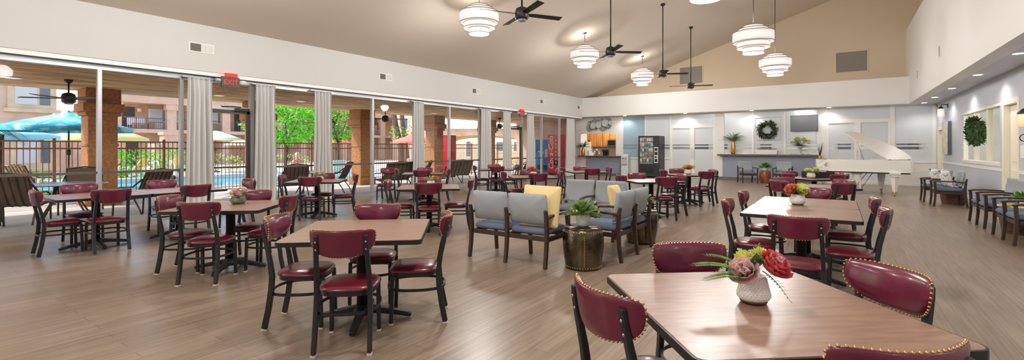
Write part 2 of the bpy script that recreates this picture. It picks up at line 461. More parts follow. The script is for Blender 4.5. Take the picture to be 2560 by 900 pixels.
# ---- left window wall: bays of glass between slim aluminium mullions
bays = [(-6, -4.3), (-4.3, -2.9), (-2.9, -1.5), (-1.5, 0), (0, 1.5), (1.5, 2.87), (2.87, 4.23), (4.23, 4.72), (5.72, 7.5), (7.5, 9.25), (9.25, 10.95), (10.95, 12.66), (12.66, 14.4), (14.4, 16.42), (17.42, 19.1), (19.1, 20.85), (20.85, 22.6)]
for i, (a, b) in enumerate(bays):
    m = MB(); f = .032
    m.span((XW - .06, a, 2.94), (XW + .06, b, HEAD)).span((XW - .06, a, 0), (XW + .06, b, .1))
    m.span((XW - .05, a, .1), (XW + .05, a + f, 2.94)).span((XW - .05, b - f, .1), (XW + .05, b, 2.94))
    w = struct(m.build('window_%d' % (i + 1), M['alu']))
    MB().span((XW - .028, a + f, .962), (XW + .028, b - f, 1.008)).build('rail', M['alu_dark'], w)
    MB().span((XW - .004, a + f, .1), (XW + .002, b - f, 2.94)).build('pane', M['pane_glass'], w)
for i, (a, b) in enumerate(((4.72, 5.72), (16.42, 17.42))):
    m = MB()
    m.span((XW - .07, a, 2.94), (XW + .07, b, HEAD)).span((XW - .06, a, 0), (XW + .06, a + .05, 2.94)).span((XW - .06, b - .07, 0), (XW + .06, b, 2.94)).span((XW - .06, a + .05, 2.34), (XW + .06, b - .07, 2.40))
    d = struct(m.build('door_%d' % (i + 1), M['alu']))
    MB().span((XW - .004, a + .05, 2.40), (XW + .002, b - .07, 2.94)).build('transom_pane', M['pane_glass'], d)
    m = MB(); a2, b2 = a + .06, b - .08
    m.span((XW - .03, a2, .02), (XW + .03, a2 + .05, 2.33)).span((XW - .03, b2 - .06, .02), (XW + .03, b2, 2.33)).span((XW - .03, a2, 2.25), (XW + .03, b2, 2.33)).span((XW - .03, a2, .02), (XW + .03, b2, .2))
    lf = m.build('door_leaf', M['door_bronze'], d)
    MB().span((XW - .004, a2 + .05, .2), (XW + .002, b2 - .06, 2.25)).build('pane', M['pane_glass'], lf)
    MB().span((XW + .03, a2 + .03, .99), (XW + .075, b2 - .03, 1.03)).build('push_bar', M['door_bronze'], lf)
    m = MB().span((XW + .05, b - .42, 2.31), (XW + .11, b - .12, 2.38)).tube([(XW + .09, b - .3, 2.40), (XW + .2, b - .5, 2.40), (XW + .05, b - .72, 2.40)], .012)
    m.build('door_closer', M['black_metal'], d)

# curtains: pleated panels hanging inside the window heads
cur = [(4.24, 4.79), (5.66, 6.2), (7.18, 7.75), (10.72, 11.22), (14.25, 14.92), (15.72, 16.3), (17.5, 18.12), (21.2, 22.15)]
places = ['between the second mullion and the exit door', 'just right of the door under the exit sign', 'right of the round clipped tree', 'left of the second stucco column', 'fifth along the windows from the left', 'sixth along the windows, left of the far door', 'between the far door and the blue vending machine', 'last of the row, beside the kitchen corner']
for i, (a, b) in enumerate(cur):
    m = MB(); n = 64; np_ = 5 if b - a < .8 else 7; rows = [(.03, 1.06, 1.), (.6, 1.02, 1.), (1.6, .96, .95), (2.6, .9, .85), (2.9, .88, .6), (2.97, .9, .5)]
    rg = random.Random(40 + i); ph = [rg.uniform(-.5, .5) for _ in range(np_ + 2)]
    vs = []; mid = (a + b) / 2
    for side in (0, 1):
        for z, sp, am in rows:
            for k in range(n + 1):
                t = k / n; j = t * np_
                w = math.sin(2 * PI * j + ph[int(j)] * .6 * math.sin(PI * (j % 1))) + .3 * math.sin(4.7 * j + i)
                off = .075 * am * w * (1 + .25 * math.sin(3 * z + i + j))
                vs.append((XW + .2 + off + side * .006, mid + (t - .5) * (b - a) * sp + .008 * math.sin(5 * z + j), z))
    fs = []; q = (n + 1) * len(rows)
    for side in (0, 1):
        for r in range(len(rows) - 1):
            for k in range(n):
                o = side * q + r * (n + 1) + k; f = (o, o + 1, o + n + 2, o + n + 1)
                fs.append(f if side else f[::-1])
    for k in range(n):
        fs.append((k, q + k, q + k + 1, k + 1)); t0 = (len(rows) - 1) * (n + 1) + k
        fs.append((t0, t0 + 1, q + t0 + 1, q + t0))
    m.add(vs, fs, True)
    o = m.build('curtain', M['curtain'])
    tag(o, 'grey pleated curtain ' + places[i], 'curtain', 'curtains along the window wall')
    MB().span((XW + .1, a - .05, 2.965), (XW + .2, b + .05, 2.985)).build('curtain_track', M['alu'], o)

# exit signs over the two glass doors
def text(name, body, size, mt, parent, loc, rot_, ext=.003, shear=0., ax='CENTER'):
    cu = bpy.data.curves.new(name, 'FONT'); cu.body = body; cu.size = size; cu.extrude = ext; cu.align_x = ax; cu.align_y = 'CENTER'; cu.shear = shear
    cu.materials.append(mt); o = bpy.data.objects.new(name, cu); C.objects.link(o)
    if parent is not None: o.parent = parent
    me = bpy.data.meshes.new_from_object(o, depsgraph=bpy.context.evaluated_depsgraph_get()); bpy.data.objects.remove(o)
    o = bpy.data.objects.new(name, me); C.objects.link(o)
    if parent is not None: o.parent = parent
    o.location = loc; o.rotation_euler = rot_; return o
for i, yc in enumerate((5.08, 16.95)):
    t = thing('exit_sign', ['lit red exit sign over the glass door between the first curtains', 'small red exit sign over the far glass door'][i], 'exit sign', (XF + .06, yc, 2.93), 0, 'exit signs')
    MB().span((-.03, -.19, -.12), (.03, .19, .12)).build('housing', M['exit_box'], t, bevel=.008)
    MB().span((-.04, -.1, .12), (.04, .14, .2)).build('mount', M['exit_red'], t)
    text('lettering', 'EXIT', .155, M['exit_red'], t, (.034, .0, -.005), (PI / 2, 0, PI / 2))
    m = MB()
    m.lathe([(.0, 0), (.055, .0), (.075, .07), (.06, .09), (0, .09)], 14, (0, .27, -.03)); m.tube([(0, .19, 0), (0, .27, 0)], .015)
    m.build('emergency_lamp', M['ceramic_white'], t)
    m = MB().lathe([(.0, 0), (.05, .0), (.065, .07), (.05, .09), (0, .09)], 14, (0, -.25, -.03)); m.build('emergency_lamp', M['grey_metal'], t)

# supply vents on the left fascia, return grilles on the gable
def vent(label, y, z):
    t = thing('air_vent', label, 'vent', (XF, y, z), 0, 'supply vents on the left fascia')
    MB().span((0, -.25, -.105), (.012, .25, .105)).build('frame', M['white_trim'], t, bevel=.004)
    m = MB()
    m.span((.011, -.215, -.08), (.014, -.012, .08)); m.build('core', M['grille_dark'], t)
    m = MB()
    for k in range(6): m.box((.017, -.112, -.066 + k * .026), (.012, .2, .005), rx=0, ry=.6)
    m.build('louver', M['grille_grey'], t)
    m = MB().span((.011, .012, -.08), (.013, .215, .08))
    for k in range(12): m.span((.012, .02 + k * .017, -.078), (.022, .026 + k * .017, .078))
    m.build('louver', M['white_trim'], t)
for y, l in ((4.52, 'white air vent on the left fascia, first from the left'), (9.55, 'white air vent on the left fascia, second from the left'), (13.9, 'white air vent on the left fascia, third from the left'), (18.8, 'white air vent on the left fascia, fourth from the left'), (22.6, 'white air vent on the left fascia at the back corner')): vent(l, y, 3.61)
for px0, px1, pt, pb, l in ((1700, 1756, 170, 207, 'square tan return grille on the gable behind the farthest fan'), (2090, 2168, 133, 176, 'large tan return grille at the right of the gable')):
    p = on_y(px0, pt, YE); q = on_y(px1, pb, YE); w_, h_ = q[0] - p[0], .82
    t = thing('return_grille', l, 'vent', ((p[0] + q[0]) / 2, YE, (p[2] + q[2]) / 2), 0, 'return grilles on the gable wall')
    m = MB().span((-w_/2-.05, -.02, -h_/2-.05), (-w_/2, 0, h_/2+.05)).span((w_/2, -.02, -h_/2-.05), (w_/2+.05, 0, h_/2+.05)).span((-w_/2, -.02, h_/2), (w_/2, 0, h_/2+.05)).span((-w_/2, -.02, -h_/2-.05), (w_/2, 0, -h_/2))
    m.build('frame', M['beige_paint'], t)
    m = MB().span((-w_/2, -.006, -h_/2), (w_/2, 0, h_/2))
    for k in range(20): m.box((0, -.012, -h_/2 + .04 * k + .025), (w_, .012, .012), rx=.5)
    m.build('louver', M['grille_grey'], t)
for y, z in ((16.5, 4.0), (20.6, 3.9)):
    t = thing('air_vent', 'slim white vent on the right fascia, %s' % ('nearer the viewer' if y < 18 else 'toward the back corner'), 'vent', (XR, y, z), 0, 'vents on the right fascia')
    MB().span((-.014, -.11, -.16), (0, .11, .16)).build('frame', M['white_trim'], t, bevel=.004)
    m = MB()
    for k in range(7): m.span((-.018, -.075, -.12 + k * .037), (-.012, .075, -.103 + k * .037))
    m.build('louver', M['grille_dark'], t)
t = thing('air_vent', 'white vent high on the right fascia at the top edge', 'vent', (XR, 11.0, 5.0), 0, 'vents on the right fascia')
MB().span((-.014, -.2, -.12), (0, .2, .12)).build('frame', M['white_trim'], t, bevel=.004)
m = MB()
for k in range(6): m.span((-.018, -.16, -.09 + k * .034), (-.012, .16, -.072 + k * .034))
m.build('louver', M['grille_dark'], t)

# ---- back wall under the soffit
X = {p: bx(p) for p in (1437, 1440, 1452, 1466, 1540, 1553, 1556, 1612, 1616, 1672, 1676, 1729, 1733, 1788, 1791, 1808, 1880, 1884, 1960, 1964, 2045, 2065, 2069, 2140, 2146, 2224, 2228, 2235, 2333, 2345)}
m = MB(); y0, y1 = YG, YG + .14
m.span((-12.1, y0, 0), (X[1452], y1, HEAD)).span((X[1452], y0, 2.24), (X[1540], y1, HEAD)).span((X[1540], y0, 0), (X[1556], y1, HEAD)).span((X[1452], y0, 0), (X[1540], y1, 1.0))
m.span((X[1556], y0, 0), (X[1676], y1, .93))
m.span((X[1788], y0, 0), (X[1808], y1, HEAD)).span((X[2045], y0, 0), (X[2065], y1, HEAD)).span((X[1808], y0, 0), (X[2045], y1, 1.1))
m.span((X[2235], y0, 0), (3.07, y1, .9))
struct(m.build('wall_partition', M['white_wall']))
struct(MB().span((-12.1, YG + .14, HEAD), (3.2, 27.2, HEAD + .1)).build('ceiling_back', M['white_wall']))
struct(MB().span((-11.75, 27.0, 0), (3.2, 27.2, HEAD)).span((-12.1, YG + .14, 0), (-11.95, 27, HEAD)).span((3.08, YG + .14, 0), (3.2, 27, HEAD)).span((X[1553], YG + .14, 0), (X[1556], 26.95, HEAD)).build('wall_rear', M['white_wall']))
def frost_bay(n, a, b, z0, z1, mk_='frost', fr=.035, band=True, kind='window'):
    m = MB(); y = YG
    m.span((a, y, z0), (a + fr, y + .1, z1)).span((b - fr, y, z0), (b, y + .1, z1)).span((a + fr, y, z1 - fr), (b - fr, y + .1, z1)).span((a + fr, y, z0), (b - fr, y + .1, z0 + fr))
    w = struct(m.build('%s_%d' % (kind, n), M['white_trim']))
    zs = [(z0 + fr, 1.40), (1.50, 1.565), (1.626, z1 - fr)] if band else [(z0 + fr, z1 - fr)]
    g = MB()
    for p, q in zs: g.span((a + fr, y + .04, p), (b - fr, y + .05, q))
    g.build('frosted_pane', M[mk_], w)
    if band:
        g = MB()
        for p, q in ((1.40, 1.50), (1.565, 1.626)): g.span((a + fr, y + .043, p), (b - fr, y + .047, q))
        g.build('clear_band', M['band_glass'], w)
    return w
frost_bay(21, X[1556], X[1612] + .03, .93, HEAD, 'frost_blue')
frost_bay(22, X[1612] + .03, X[1676], .93, HEAD, 'frost')
frost_bay(23, X[1676], X[1788], 2.52, HEAD, 'frost', band=False)
frost_bay(24, X[1808], X[1880] + .03, 1.17, HEAD)
frost_bay(25, X[1880] + .03, X[1960] + .03, 1.17, HEAD)
frost_bay(26, X[1960] + .03, X[2045], 1.17, HEAD)
frost_bay(27, X[2065], X[2228], 2.58, HEAD, band=False)
frost_bay(28, X[2235], 3.07, .9, HEAD)
for n, a, b, zt, hs in ((5, X[1676], X[1729] + .03, 2.52, 1), (6, X[1729] + .03, X[1788], 2.52, -1), (7, X[2065], X[2140] + .05, 2.58, 1), (8, X[2140] + .05, X[2228], 2.58, 0)):
    d = frost_bay(n, a, b, .02, zt, fr=.1, kind='door')
    if hs:
        hx = b - .05 if hs > 0 else a + .05
        m = MB().span((hx - .025, YG - .06, .95), (hx + .025, YG - .02, 1.45)).span((hx - .012, YG - .03, 1.0), (hx + .012, YG, 1.03)).span((hx - .012, YG - .03, 1.37), (hx + .012, YG, 1.4))
        m.build('pull_handle', M['white_trim'], d, bevel=.005)
m = MB().span((X[2228], YG - .02, 0), (X[2235], YG + .12, HEAD)).span((2.93, YG - .02, 0), (3.05, YG + .1, HEAD)); struct(m.build('trim_3', M['white_trim']))
m = MB().span((X[2235], YG - .04, .88), (3.05, YG, .94)).span((X[1556], YG - .04, .9), (X[1676], YG, .95)); struct(m.build('trim_4', M['white_trim']))
struct(MB().span((X[1556], YG - .016, 0), (X[1676], YG, .1)).span((X[2065], YG - .016, 0), (3.05, YG, .1)).build('baseboard_back', M['white_trim']))
# things seen dimly through the clear bands: window grids on the wall behind
m = MB()
for xx, ww in ((-6.1, .7), (-5.1, .6), (-3.0, .5), (.25, .5), (1.9, .35), (2.35, .4), (2.75, .3)):
    m.span((xx - ww / 2, 26.9, 1.0), (xx + ww / 2, 26.99, 2.1))
struct(m.build('window_29', M['win_dark']))
# ================================================================ DINING CHAIRS AND TABLES
def build_chair(label, group, fine=True):
    t = thing('dining_chair', label, 'chair', (0, 0, 0), 0, group)
    # seat: round-shouldered vinyl pad
    ol = []
    for k in range(36):
        q = 2 * PI * k / 36; e = .62
        x = .214 * math.copysign(abs(math.cos(q)) ** e, math.cos(q)); y = .205 * math.copysign(abs(math.sin(q)) ** e, math.sin(q))
        ol.append((x * (1 + .06 * y / .2), y))
    m = MB().pad(ol, .046, .02, lambda x, y, h: (x, y, .428 + h)); m.build('seat', M['vinyl_seat'], t)
    m = MB(); m.prism([(x * .93, y * .93) for x, y in ol], .388, .418); m.build('seat_frame', M['black_metal'], t)
    # curved backrest, wrapped round the sitter
    Rb = .33
    ol = []
    for k in range(48):
        q = 2 * PI * k / 48
        s_ = .25 * math.copysign(abs(math.cos(q)) ** .7, math.cos(q))
        if math.sin(q) >= 0: z = .066 * abs(math.sin(q)) ** .4
        else: z = -.126 * abs(math.sin(q)) ** .85
        ol.append((s_, z + .016 * (abs(s_) / .25) ** 2))
    def mp(s_, z, h):
        a = s_ / Rb; lean = .16 * z; r = Rb - h
        return (r * math.sin(a), -.312 + (Rb - r * math.cos(a)) - lean, .815 + z)
    b = MB().pad(ol, .042, .012, mp).build('backrest', M['vinyl'], t)
    m = MB(); N = 60
    per = []
    for i in range(len(ol)):
        p, q = V(ol[i]), V(ol[(i + 1) % len(ol)]); per.append((p, q, (q - p).length))
    tot = sum(x[2] for x in per); step = tot / N; acc = 0; nxt = 0
    for p, q, L in per:
        while nxt < acc + L and nxt < tot:
            w = p.lerp(q, (nxt - acc) / L); c = mp(w.x * 1.012, w.y * 1.02, .004); m.ball(c, .0062, 6 if fine else 5, 4 if fine else 3); nxt += step
        acc += L
    m.build('nail_trim', M['brass'], b)
    for sx in (-1, 1):
        pts = [(.19 * sx, -.262, .012), (.189 * sx, -.232, .16), (.186 * sx, -.21, .32), (.184 * sx, -.205, .43), (.180 * sx, -.225, .56), (.174 * sx, -.258, .70), (.168 * sx, -.279, .80), (.166 * sx, -.284, .848)]
        m = MB().sweep(pts, .032, [.044, .044, .044, .042, .036, .03, .027, .024]); l = m.build('leg', M['black_metal'], t, bevel=.006 if fine else 0)
        if fine:
            m = MB()
            for z, y in ((.80, -.293), (.745, -.282)): m.ball((.17 * sx, y, z), (.008, .005, .008), 8, 5)
            m.build('bolt', M['steel'], l)
            MB().span((.19 * sx - .017, -.285, 0), (.19 * sx + .017, -.238, .009)).build('glide', M['glide'], l)
        m = MB().sweep([(.182 * sx, .178, .012), (.178 * sx, .165, .40)], .031, .031); l = m.build('leg', M['black_metal'], t, bevel=.005 if fine else 0)
        if fine: MB().span((.182 * sx - .016, .162, 0), (.182 * sx + .016, .194, .009)).build('glide', M['glide'], l)
    pts = [(.222 * math.copysign(abs(math.cos(2 * PI * k / 36)) ** .75, math.cos(2 * PI * k / 36)), -.02 + .24 * math.copysign(abs(math.sin(2 * PI * k / 36)) ** .75, math.sin(2 * PI * k / 36)), .285) for k in range(36)]
    m = MB(); n = 36; vs = []
    for x, y, z in pts:
        u = V((x, y + .02, 0)).normalized()
        for a, bb in ((-.005, -.011), (.005, -.011), (.005, .011), (-.005, .011)): vs.append((x + u.x * a, y + u.y * a, z + bb))
    m.add(vs, [(4 * i + k, 4 * i + (k + 1) % 4, 4 * ((i + 1) % n) + (k + 1) % 4, 4 * ((i + 1) % n) + k) for i in range(n) for k in range(4)])
    m.build('foot_ring', M['black_metal'], t)
    return t
def build_table(label, group):
    t = thing('dining_table', label, 'table', (0, 0, 0), 0, group)
    tp = MB().prism(rrect(1.052, 1.052, .045), .735, .7625).build('tabletop', M['table_laminate'], t, bevel=.003)
    ring_o, ring_i = rrect(1.067, 1.067, .05), rrect(1.050, 1.050, .044)
    m = MB(); n = len(ring_o)
    vs = [(x, y, .726) for x, y in ring_i] + [(x, y, .726) for x, y in ring_o] + [(x, y, .760) for x, y in ring_o] + [(x, y, .760) for x, y in ring_i]
    m.add(vs, [(r * n + k, ((r + 1) % 4) * n + k, ((r + 1) % 4) * n + (k + 1) % n, r * n + (k + 1) % n) for r in range(4) for k in range(n)])
    m.build('edge_band', M['black_edge'], tp)
    MB().lathe([(.05, .09), (.05, .70), (.09, .705), (.16, .72), (.16, .735)], 24).build('pedestal', M['iron'], t)
    MB().lathe([(.09, .05), (.085, .085), (.058, .12), (.05, .125)], 24).build('base_hub', M['iron'], t)
    for k in range(4):
        a = k * PI / 2; pts = [(.05, .085), (.16, .07), (.28, .05), (.37, .032), (.405, .02)]
        m = MB().sweep([(r * math.cos(a), r * math.sin(a), z) for r, z in pts], [.075, .062, .055, .06, .045], [.06, .05, .042, .038, .03], side=(-math.sin(a), math.cos(a), 0))
        f = m.build('foot', M['iron'], t, bevel=.008)
    return t

SIDE = {'R': (0, 'right side'), 'F': (90, 'far side'), 'L': (180, 'left side'), 'N': (270, 'near side')}
tables = [
    # id, x, y, rot, phrase, table label, group
    ('T1', -.30, 2.34, 39.7, 'the brown table nearest the viewer', 'square brown-topped dining table with pink peony vase, nearest the viewer'),
    ('TA', -3.33, 2.57, 41, 'the bare table left of the lounge', 'bare square dining table just left of the grey lounge seats'),
    ('TB', -6.03, 2.73, 41, 'the table with dusty pink flowers', 'square dining table with dusty pink flowers, left foreground'),
    ('TE', -9.1, 5.85, 45, 'the table with peach flowers', 'square dining table with peach flowers before the third curtain'),
    ('TF', -6.02, 6.08, 43, 'the table with one red bloom', 'square dining table with one red bloom, behind the bare table'),
    ('TG', -9.35, 9.2, 43, 'the bare table by the fourth curtain', 'bare dining table by the fourth curtain along the windows'),
    ('TI', -6.1, 9.65, 42, 'the table with scarlet flowers', 'square dining table with scarlet flowers, middle of the room'),
    ('TJ', -9.2, 12.35, 42, 'the table with dried flowers', 'dining table with small dried flowers beside the far curtains'),
    ('TK', -6.1, 12.65, 42, 'the bare table facing the kitchen counter', 'bare dining table in front of the blue kitchen counter'),
    ('TL', -3.28, 9.95, 44, 'the bare table before the vending machine', 'bare dining table in front of the black vending machine'),
    ('TM', -3.2, 12.75, 42, 'the table with orange flowers', 'dining table with orange flowers before the white double doors'),
    ('TP', -.38, 9.95, 45, 'the bare table right of centre', 'bare dining table between the joined tables and the piano'),
    ('TQ', -.45, 12.85, 45, 'the table with cream flowers', 'dining table with cream flowers and black caddy near the desk'),
]
axis = [('TC', -9.0, 2.2, 'pair of joined tables at the far left window'), ('TC', -9.0, 3.27, ''), ('T2', -.33, 6.02, ''), ('T2', -.33, 7.09, '')]
CH = 'burgundy dining chairs'
chair_f = build_chair('burgundy dining chair on the left side of the brown table nearest the viewer', CH, True)
chair_p = None
used = [False, False]
def put_chair(x, y, face, label, fine):
    global chair_p
    rz = face - PI / 2
    if fine:
        if not used[0]: used[0] = True; o = chair_f; o.location = (x, y, 0); o.rotation_euler = (0, 0, rz); o['label'] = label; return o
        return dup(chair_f, label, (x, y, 0), rz)
    if chair_p is None:
        chair_p = build_chair(label, CH, False); chair_p.location = (x, y, 0); chair_p.rotation_euler = (0, 0, rz); return chair_p
    return dup(chair_p, label, (x, y, 0), rz)
tab0 = None
def put_table(x, y, rz, label):
    global tab0
    if tab0 is None:
        tab0 = build_table(label, 'square dining tables'); o = tab0
        o.location = (x, y, 0); o.rotation_euler = (0, 0, rz); return o
    return dup(tab0, label, (x, y, 0), rz)
adj = {('T1', 'L'): (.483, 0, 20), ('T1', 'N'): (.47, 0, 0), ('TA', 'N'): (.46, 0, 0), ('TA', 'F'): (.50, .0, 0), ('T1', 'R'): (.455, .06, 2), ('T1', 'F'): (.45, -.02, 0), ('TE', 'R'): (.52, 0, 12), ('TL', 'N'): (.5, 0, -6), ('TM', 'N'): (.52, .02, 8), ('TI', 'N'): (.5, 0, 5)}
for id_, x, y, r, ph, lab in tables:
    put_table(x, y, math.radians(r), lab)
    for s_, (a, nm) in SIDE.items():
        d, sh, tw = adj.get((id_, s_), (.44 + rnd.uniform(-.01, .03), rnd.uniform(-.02, .02), rnd.uniform(-4, 4)))
        q = math.radians(r + a)
        cx, cy = x + d * math.cos(q) - sh * math.sin(q), y + d * math.sin(q) + sh * math.cos(q)
        put_chair(cx, cy, q + PI + math.radians(tw), 'burgundy dining chair on the %s of %s' % (nm, ph), id_ in ('T1', 'TA', 'TB'))
put_chair(-10.35, 8.75, math.radians(-60), 'burgundy dining chair by the window, left of the bare fourth-curtain table', False)
# tables joined in pairs, square to the room
put_table(-9.0, 2.2, 0, 'left half of the joined dining tables by the far left window')
put_table(-9.0, 3.268, 0, 'right half of the joined dining tables by the far left window')
put_table(-.33, 6.02, 0, 'near half of the joined dining tables with coral flowers')
put_table(-.33, 7.088, 0, 'far half of the joined dining tables with coral flowers')
for x, y, f, l, fine in (
    (-8.84, 1.80, 88, 'at the left end of the joined window tables', False),
    (-8.53, 2.2, 180, 'on the room side of the joined window tables, left one', False),
    (-8.5, 3.22, 184, 'on the room side of the joined window tables, right one', False),
    (-9.58, 2.2, 0, 'on the window side of the joined window tables, left one', False),
    (-9.6, 3.3, 0, 'on the window side of the joined window tables, right one', False),
    (-8.95, 4.12, 268, 'at the curtain end of the joined window tables', False),
    (-.28, 4.86, 90, 'at the near end of the tables with coral flowers', True),
    (-.30, 7.76, 270, 'at the far end of the tables with coral flowers', False),
    (-.74, 5.66, 3, 'on the left of the coral-flower tables, nearer one', True),
    (-.76, 6.84, 2, 'on the left of the coral-flower tables, farther one', True),
    (.10, 5.66, 178, 'on the right of the coral-flower tables, nearer one', True),
    (.08, 6.78, 180, 'on the right of the coral-flower tables, farther one', True)):
    put_chair(x, y, math.radians(f), 'burgundy dining chair ' + l, fine)

# ================================================================ FLOWERS
def petal(mb, c, out, up, L, W, curl):
    out = V(out).normalized(); up = V(up).normalized(); sd = out.cross(up).normalized(); c = V(c); vs = []
    for i, (t, w) in enumerate(((0, .35), (.4, .95), (.75, 1.), (1., .6))):
        for x in (-1, 0, 1):
            vs.append(c + out * L * t * (1 - curl * t * .5) + up * L * (t * t * curl + .12 * abs(x)) + sd * x * W * w / 2)
    mb.add(vs, [(3*i+j, 3*i+j+1, 3*i+j+4, 3*i+j+3) for i in range(3) for j in range(2)], True)
def bloom(mb, c, R, ax=(0, 0, 1), layers=4, seed=1, n0=5):
    rg = random.Random(seed); ax = V(ax).normalized(); u = ax.orthogonal().normalized(); w = ax.cross(u)
    for l in range(layers):
        k = n0 + l * 2; f = (l + 1) / layers
        for i in range(k):
            a = 2 * PI * (i + .5 * (l % 2)) / k + rg.uniform(-.2, .2)
            d = (u * math.cos(a) + w * math.sin(a)); up = ax
            petal(mb, V(c) - ax * R * .25 * f, d * (.25 + .75 * f) + ax * (1.15 - .95 * f), (ax * (.3 + .7 * f) - d * (1 - f)).normalized(), R * (.75 + .3 * f) * rg.uniform(.9, 1.1), R * .75, .35)
def spray(mb, p, d, L, n, lw, ll, droop=.3):
    p = V(p); d = V(d).normalized(); sd = d.cross(V((0, 0, 1))); sd = sd.normalized() if sd.length > .01 else V((1, 0, 0))
    pts = [p + d * L * t + V((0, 0, -droop * L * t * t)) for t in [i / 6 for i in range(7)]]
    mb.tube(pts, [.0025 * (1.3 - i / 6) for i in range(7)], 4)
    for i in range(n):
        t = .2 + .8 * i / n; q = p + d * L * t + V((0, 0, -droop * L * t * t))
        for s_ in (-1, 1): mb.leaf(q, d * .55 + sd * s_ * .8 + V((0, 0, .1)), (0, 0, 1), ll * (1.15 - .6 * t), lw * (1.15 - .5 * t))
    mb.leaf(pts[-1] - d * .005, d, (0, 0, 1), ll * .6, lw * .6)
def vase_round(parent, r, h, mt='ceramic_white', tex=True):
    m = MB().lathe([(0, 0), (r * .68, 0), (r * .74, h * .06), (r * .72, h * .1)], 28); m.build('vase_foot', M['arm_wood'], parent)
    m = MB(); prof = [(r * .74, h * .1), (r * .9, h * .22), (r, h * .4), (r * .97, h * .6), (r * .85, h * .85), (r * .78, h), (r * .72, h), (r * .78, h * .85), (r * .8, h * .6), (0, h * .5)]
    m.lathe(prof, 28)
    if tex:
        for j in range(7):
            for k in range(22):
                z = h * (.24 + .1 * j); q = 2 * PI * (k + .5 * (j % 2)) / 22; rr = r * (1.0 - .0 if j < 4 else .97 - (j - 3) * .035)
                if j == 0: rr = r * .93
                m.ball((rr * math.cos(q), rr * math.sin(q), z), (r * .055, r * .055, h * .045), 5, 3)
    m.build('vase', M[mt], parent)
# the peony vase nearest the viewer
t = thing('flower_vase', 'white textured vase of pink peonies and fern on the nearest table', 'flower vase', (-.31, 2.345, .762), 0, 'table flowers')
MB().lathe([(0, 0), (.05, 0), (.056, .008), (.058, .016)], 30).build('vase_foot', M['arm_wood'], t)
m = MB(); m.lathe([(.058, .016), (.067, .026), (.067, .045), (.048, .124), (.043, .124), (.06, .045), (0, .04)], 40)
for j in range(9):
    for k in range(26):
        z = .034 + .0095 * j; rr = .067 - max(0, z - .045) * .24; q = 2 * PI * (k + .5 * (j % 2)) / 26
        m.ball((rr * math.cos(q), rr * math.sin(q), z), (.0042, .0042, .0042), 5, 3)
m.build('vase', M['ceramic_white'], t)
RT = V((cY, sY, 0)); FW = V((-sY, cY, 0))     # across and along the viewing direction on the floor plan
def at_v(r, f, z): v_ = RT * r + FW * f; return (v_.x, v_.y, z)
m = MB(); bloom(m, at_v(.06, -.035, .162), .085, RT * .45 - FW * .5 + V((0, 0, .75)), 6, 3, 6); m.build('peony_bloom', M['petal_red'], t)
m = MB(); bloom(m, at_v(.073, -.053, .192), .046, RT * .45 - FW * .55 + V((0, 0, .7)), 3, 5, 5); m.build('peony_heart', M['petal_pink'], t)
m = MB(); bloom(m, at_v(-.06, -.045, .14), .078, -RT * .5 - FW * .5 + V((0, 0, .7)), 4, 7, 5); m.build('pink_bloom', M['petal_pink'], t)
for c_, a_, sd_ in ((at_v(-.03, .02, .19), -.2, 9), (at_v(.045, .03, .2), .2, 12)):
    m = MB(); bloom(m, c_, .05, RT * a_ + V((0, 0, 1)), 4, sd_, 6); m.build('yellow_bloom', M['petal_yellow'], t)
m = MB()
spray(m, at_v(-.03, .0, .13), -RT + V((0, 0, .4)), .25, 16, .02, .06, .25); spray(m, at_v(-.03, -.03, .12), -RT - FW * .2 + V((0, 0, .2)), .22, 15, .02, .055, .2); spray(m, at_v(-.02, .03, .14), -RT * .8 + FW * .3 + V((0, 0, .55)), .2, 11, .014, .04, .3)
spray(m, at_v(.04, .0, .14), RT * .3 - FW * .8 + V((0, 0, -.15)), .14, 9, .012, .03, .5)
spray(m, at_v(.0, .04, .15), RT * .5 + FW * .3 + V((0, 0, .9)), .14, 8, .014, .035, .2)
m.build('fern_leaves', M['leaf_green'], t)
m = MB()
for a, z, L in ((-.9, .02, .1), (-.75, -.15, .085), (-.2, .9, .085), (.05, .7, .07), (-1.0, .25, .09)):
    m.leaf(at_v(-.01, -.04, .16), RT * a - FW * .45 + V((0, 0, z)), (0, 0, 1), L * 1.15, .05)
m.build('broad_leaf', M['leaf_dark'], t)

def bouquet(label, x, y, z, vr, vh, cols, leaf_m, seed, spread=.14, vmat='ceramic_white', nb=3, group='table flowers', tex=False):
    rg = random.Random(seed)
    t = thing('flower_vase', label, 'flower vase', (x, y, z), 0, group)
    vase_round(t, vr, vh, vmat, tex)
    for i, c in enumerate(cols):
        for k in range(nb):
            m = MB(); a = rg.uniform(0, 2 * PI); r = rg.uniform(.15, .6) * spread
            bloom(m, (r * math.cos(a), r * math.sin(a), vh + rg.uniform(.02, .07)), spread * rg.uniform(.3, .42), (math.cos(a) * .7, math.sin(a) * .7, .8), 3, rg.randint(0, 999))
            m.build('bloom', M[c], t)
    m = MB()
    for k in range(9):
        a = 2 * PI * k / 9 + rg.uniform(-.3, .3)
        spray(m, (0, 0, vh), (math.cos(a), math.sin(a), rg.uniform(.2, .8)), spread * rg.uniform(.9, 1.6), 6, .022, .05, .3)
    m.build('leaves', M[leaf_m], t)
    return t
bouquet('white vase of coral and yellow flowers on the joined tables', -.40, 6.68, .762, .085, .13, ['petal_coral', 'petal_peach', 'petal_yellow'], 'leaf_dark', 5, .2)
bouquet('low vase of dusty pink flowers on the left foreground table', -6.12, 2.86, .762, .09, .09, ['petal_peach', 'petal_pink'], 'leaf_sage', 6, .15, 'leaf_sage')
bouquet('small vase of peach flowers on the table before the third curtain', -9.15, 5.95, .762, .08, .09, ['petal_peach', 'petal_peach'], 'leaf_sage', 7, .15, 'ceramic_grey')
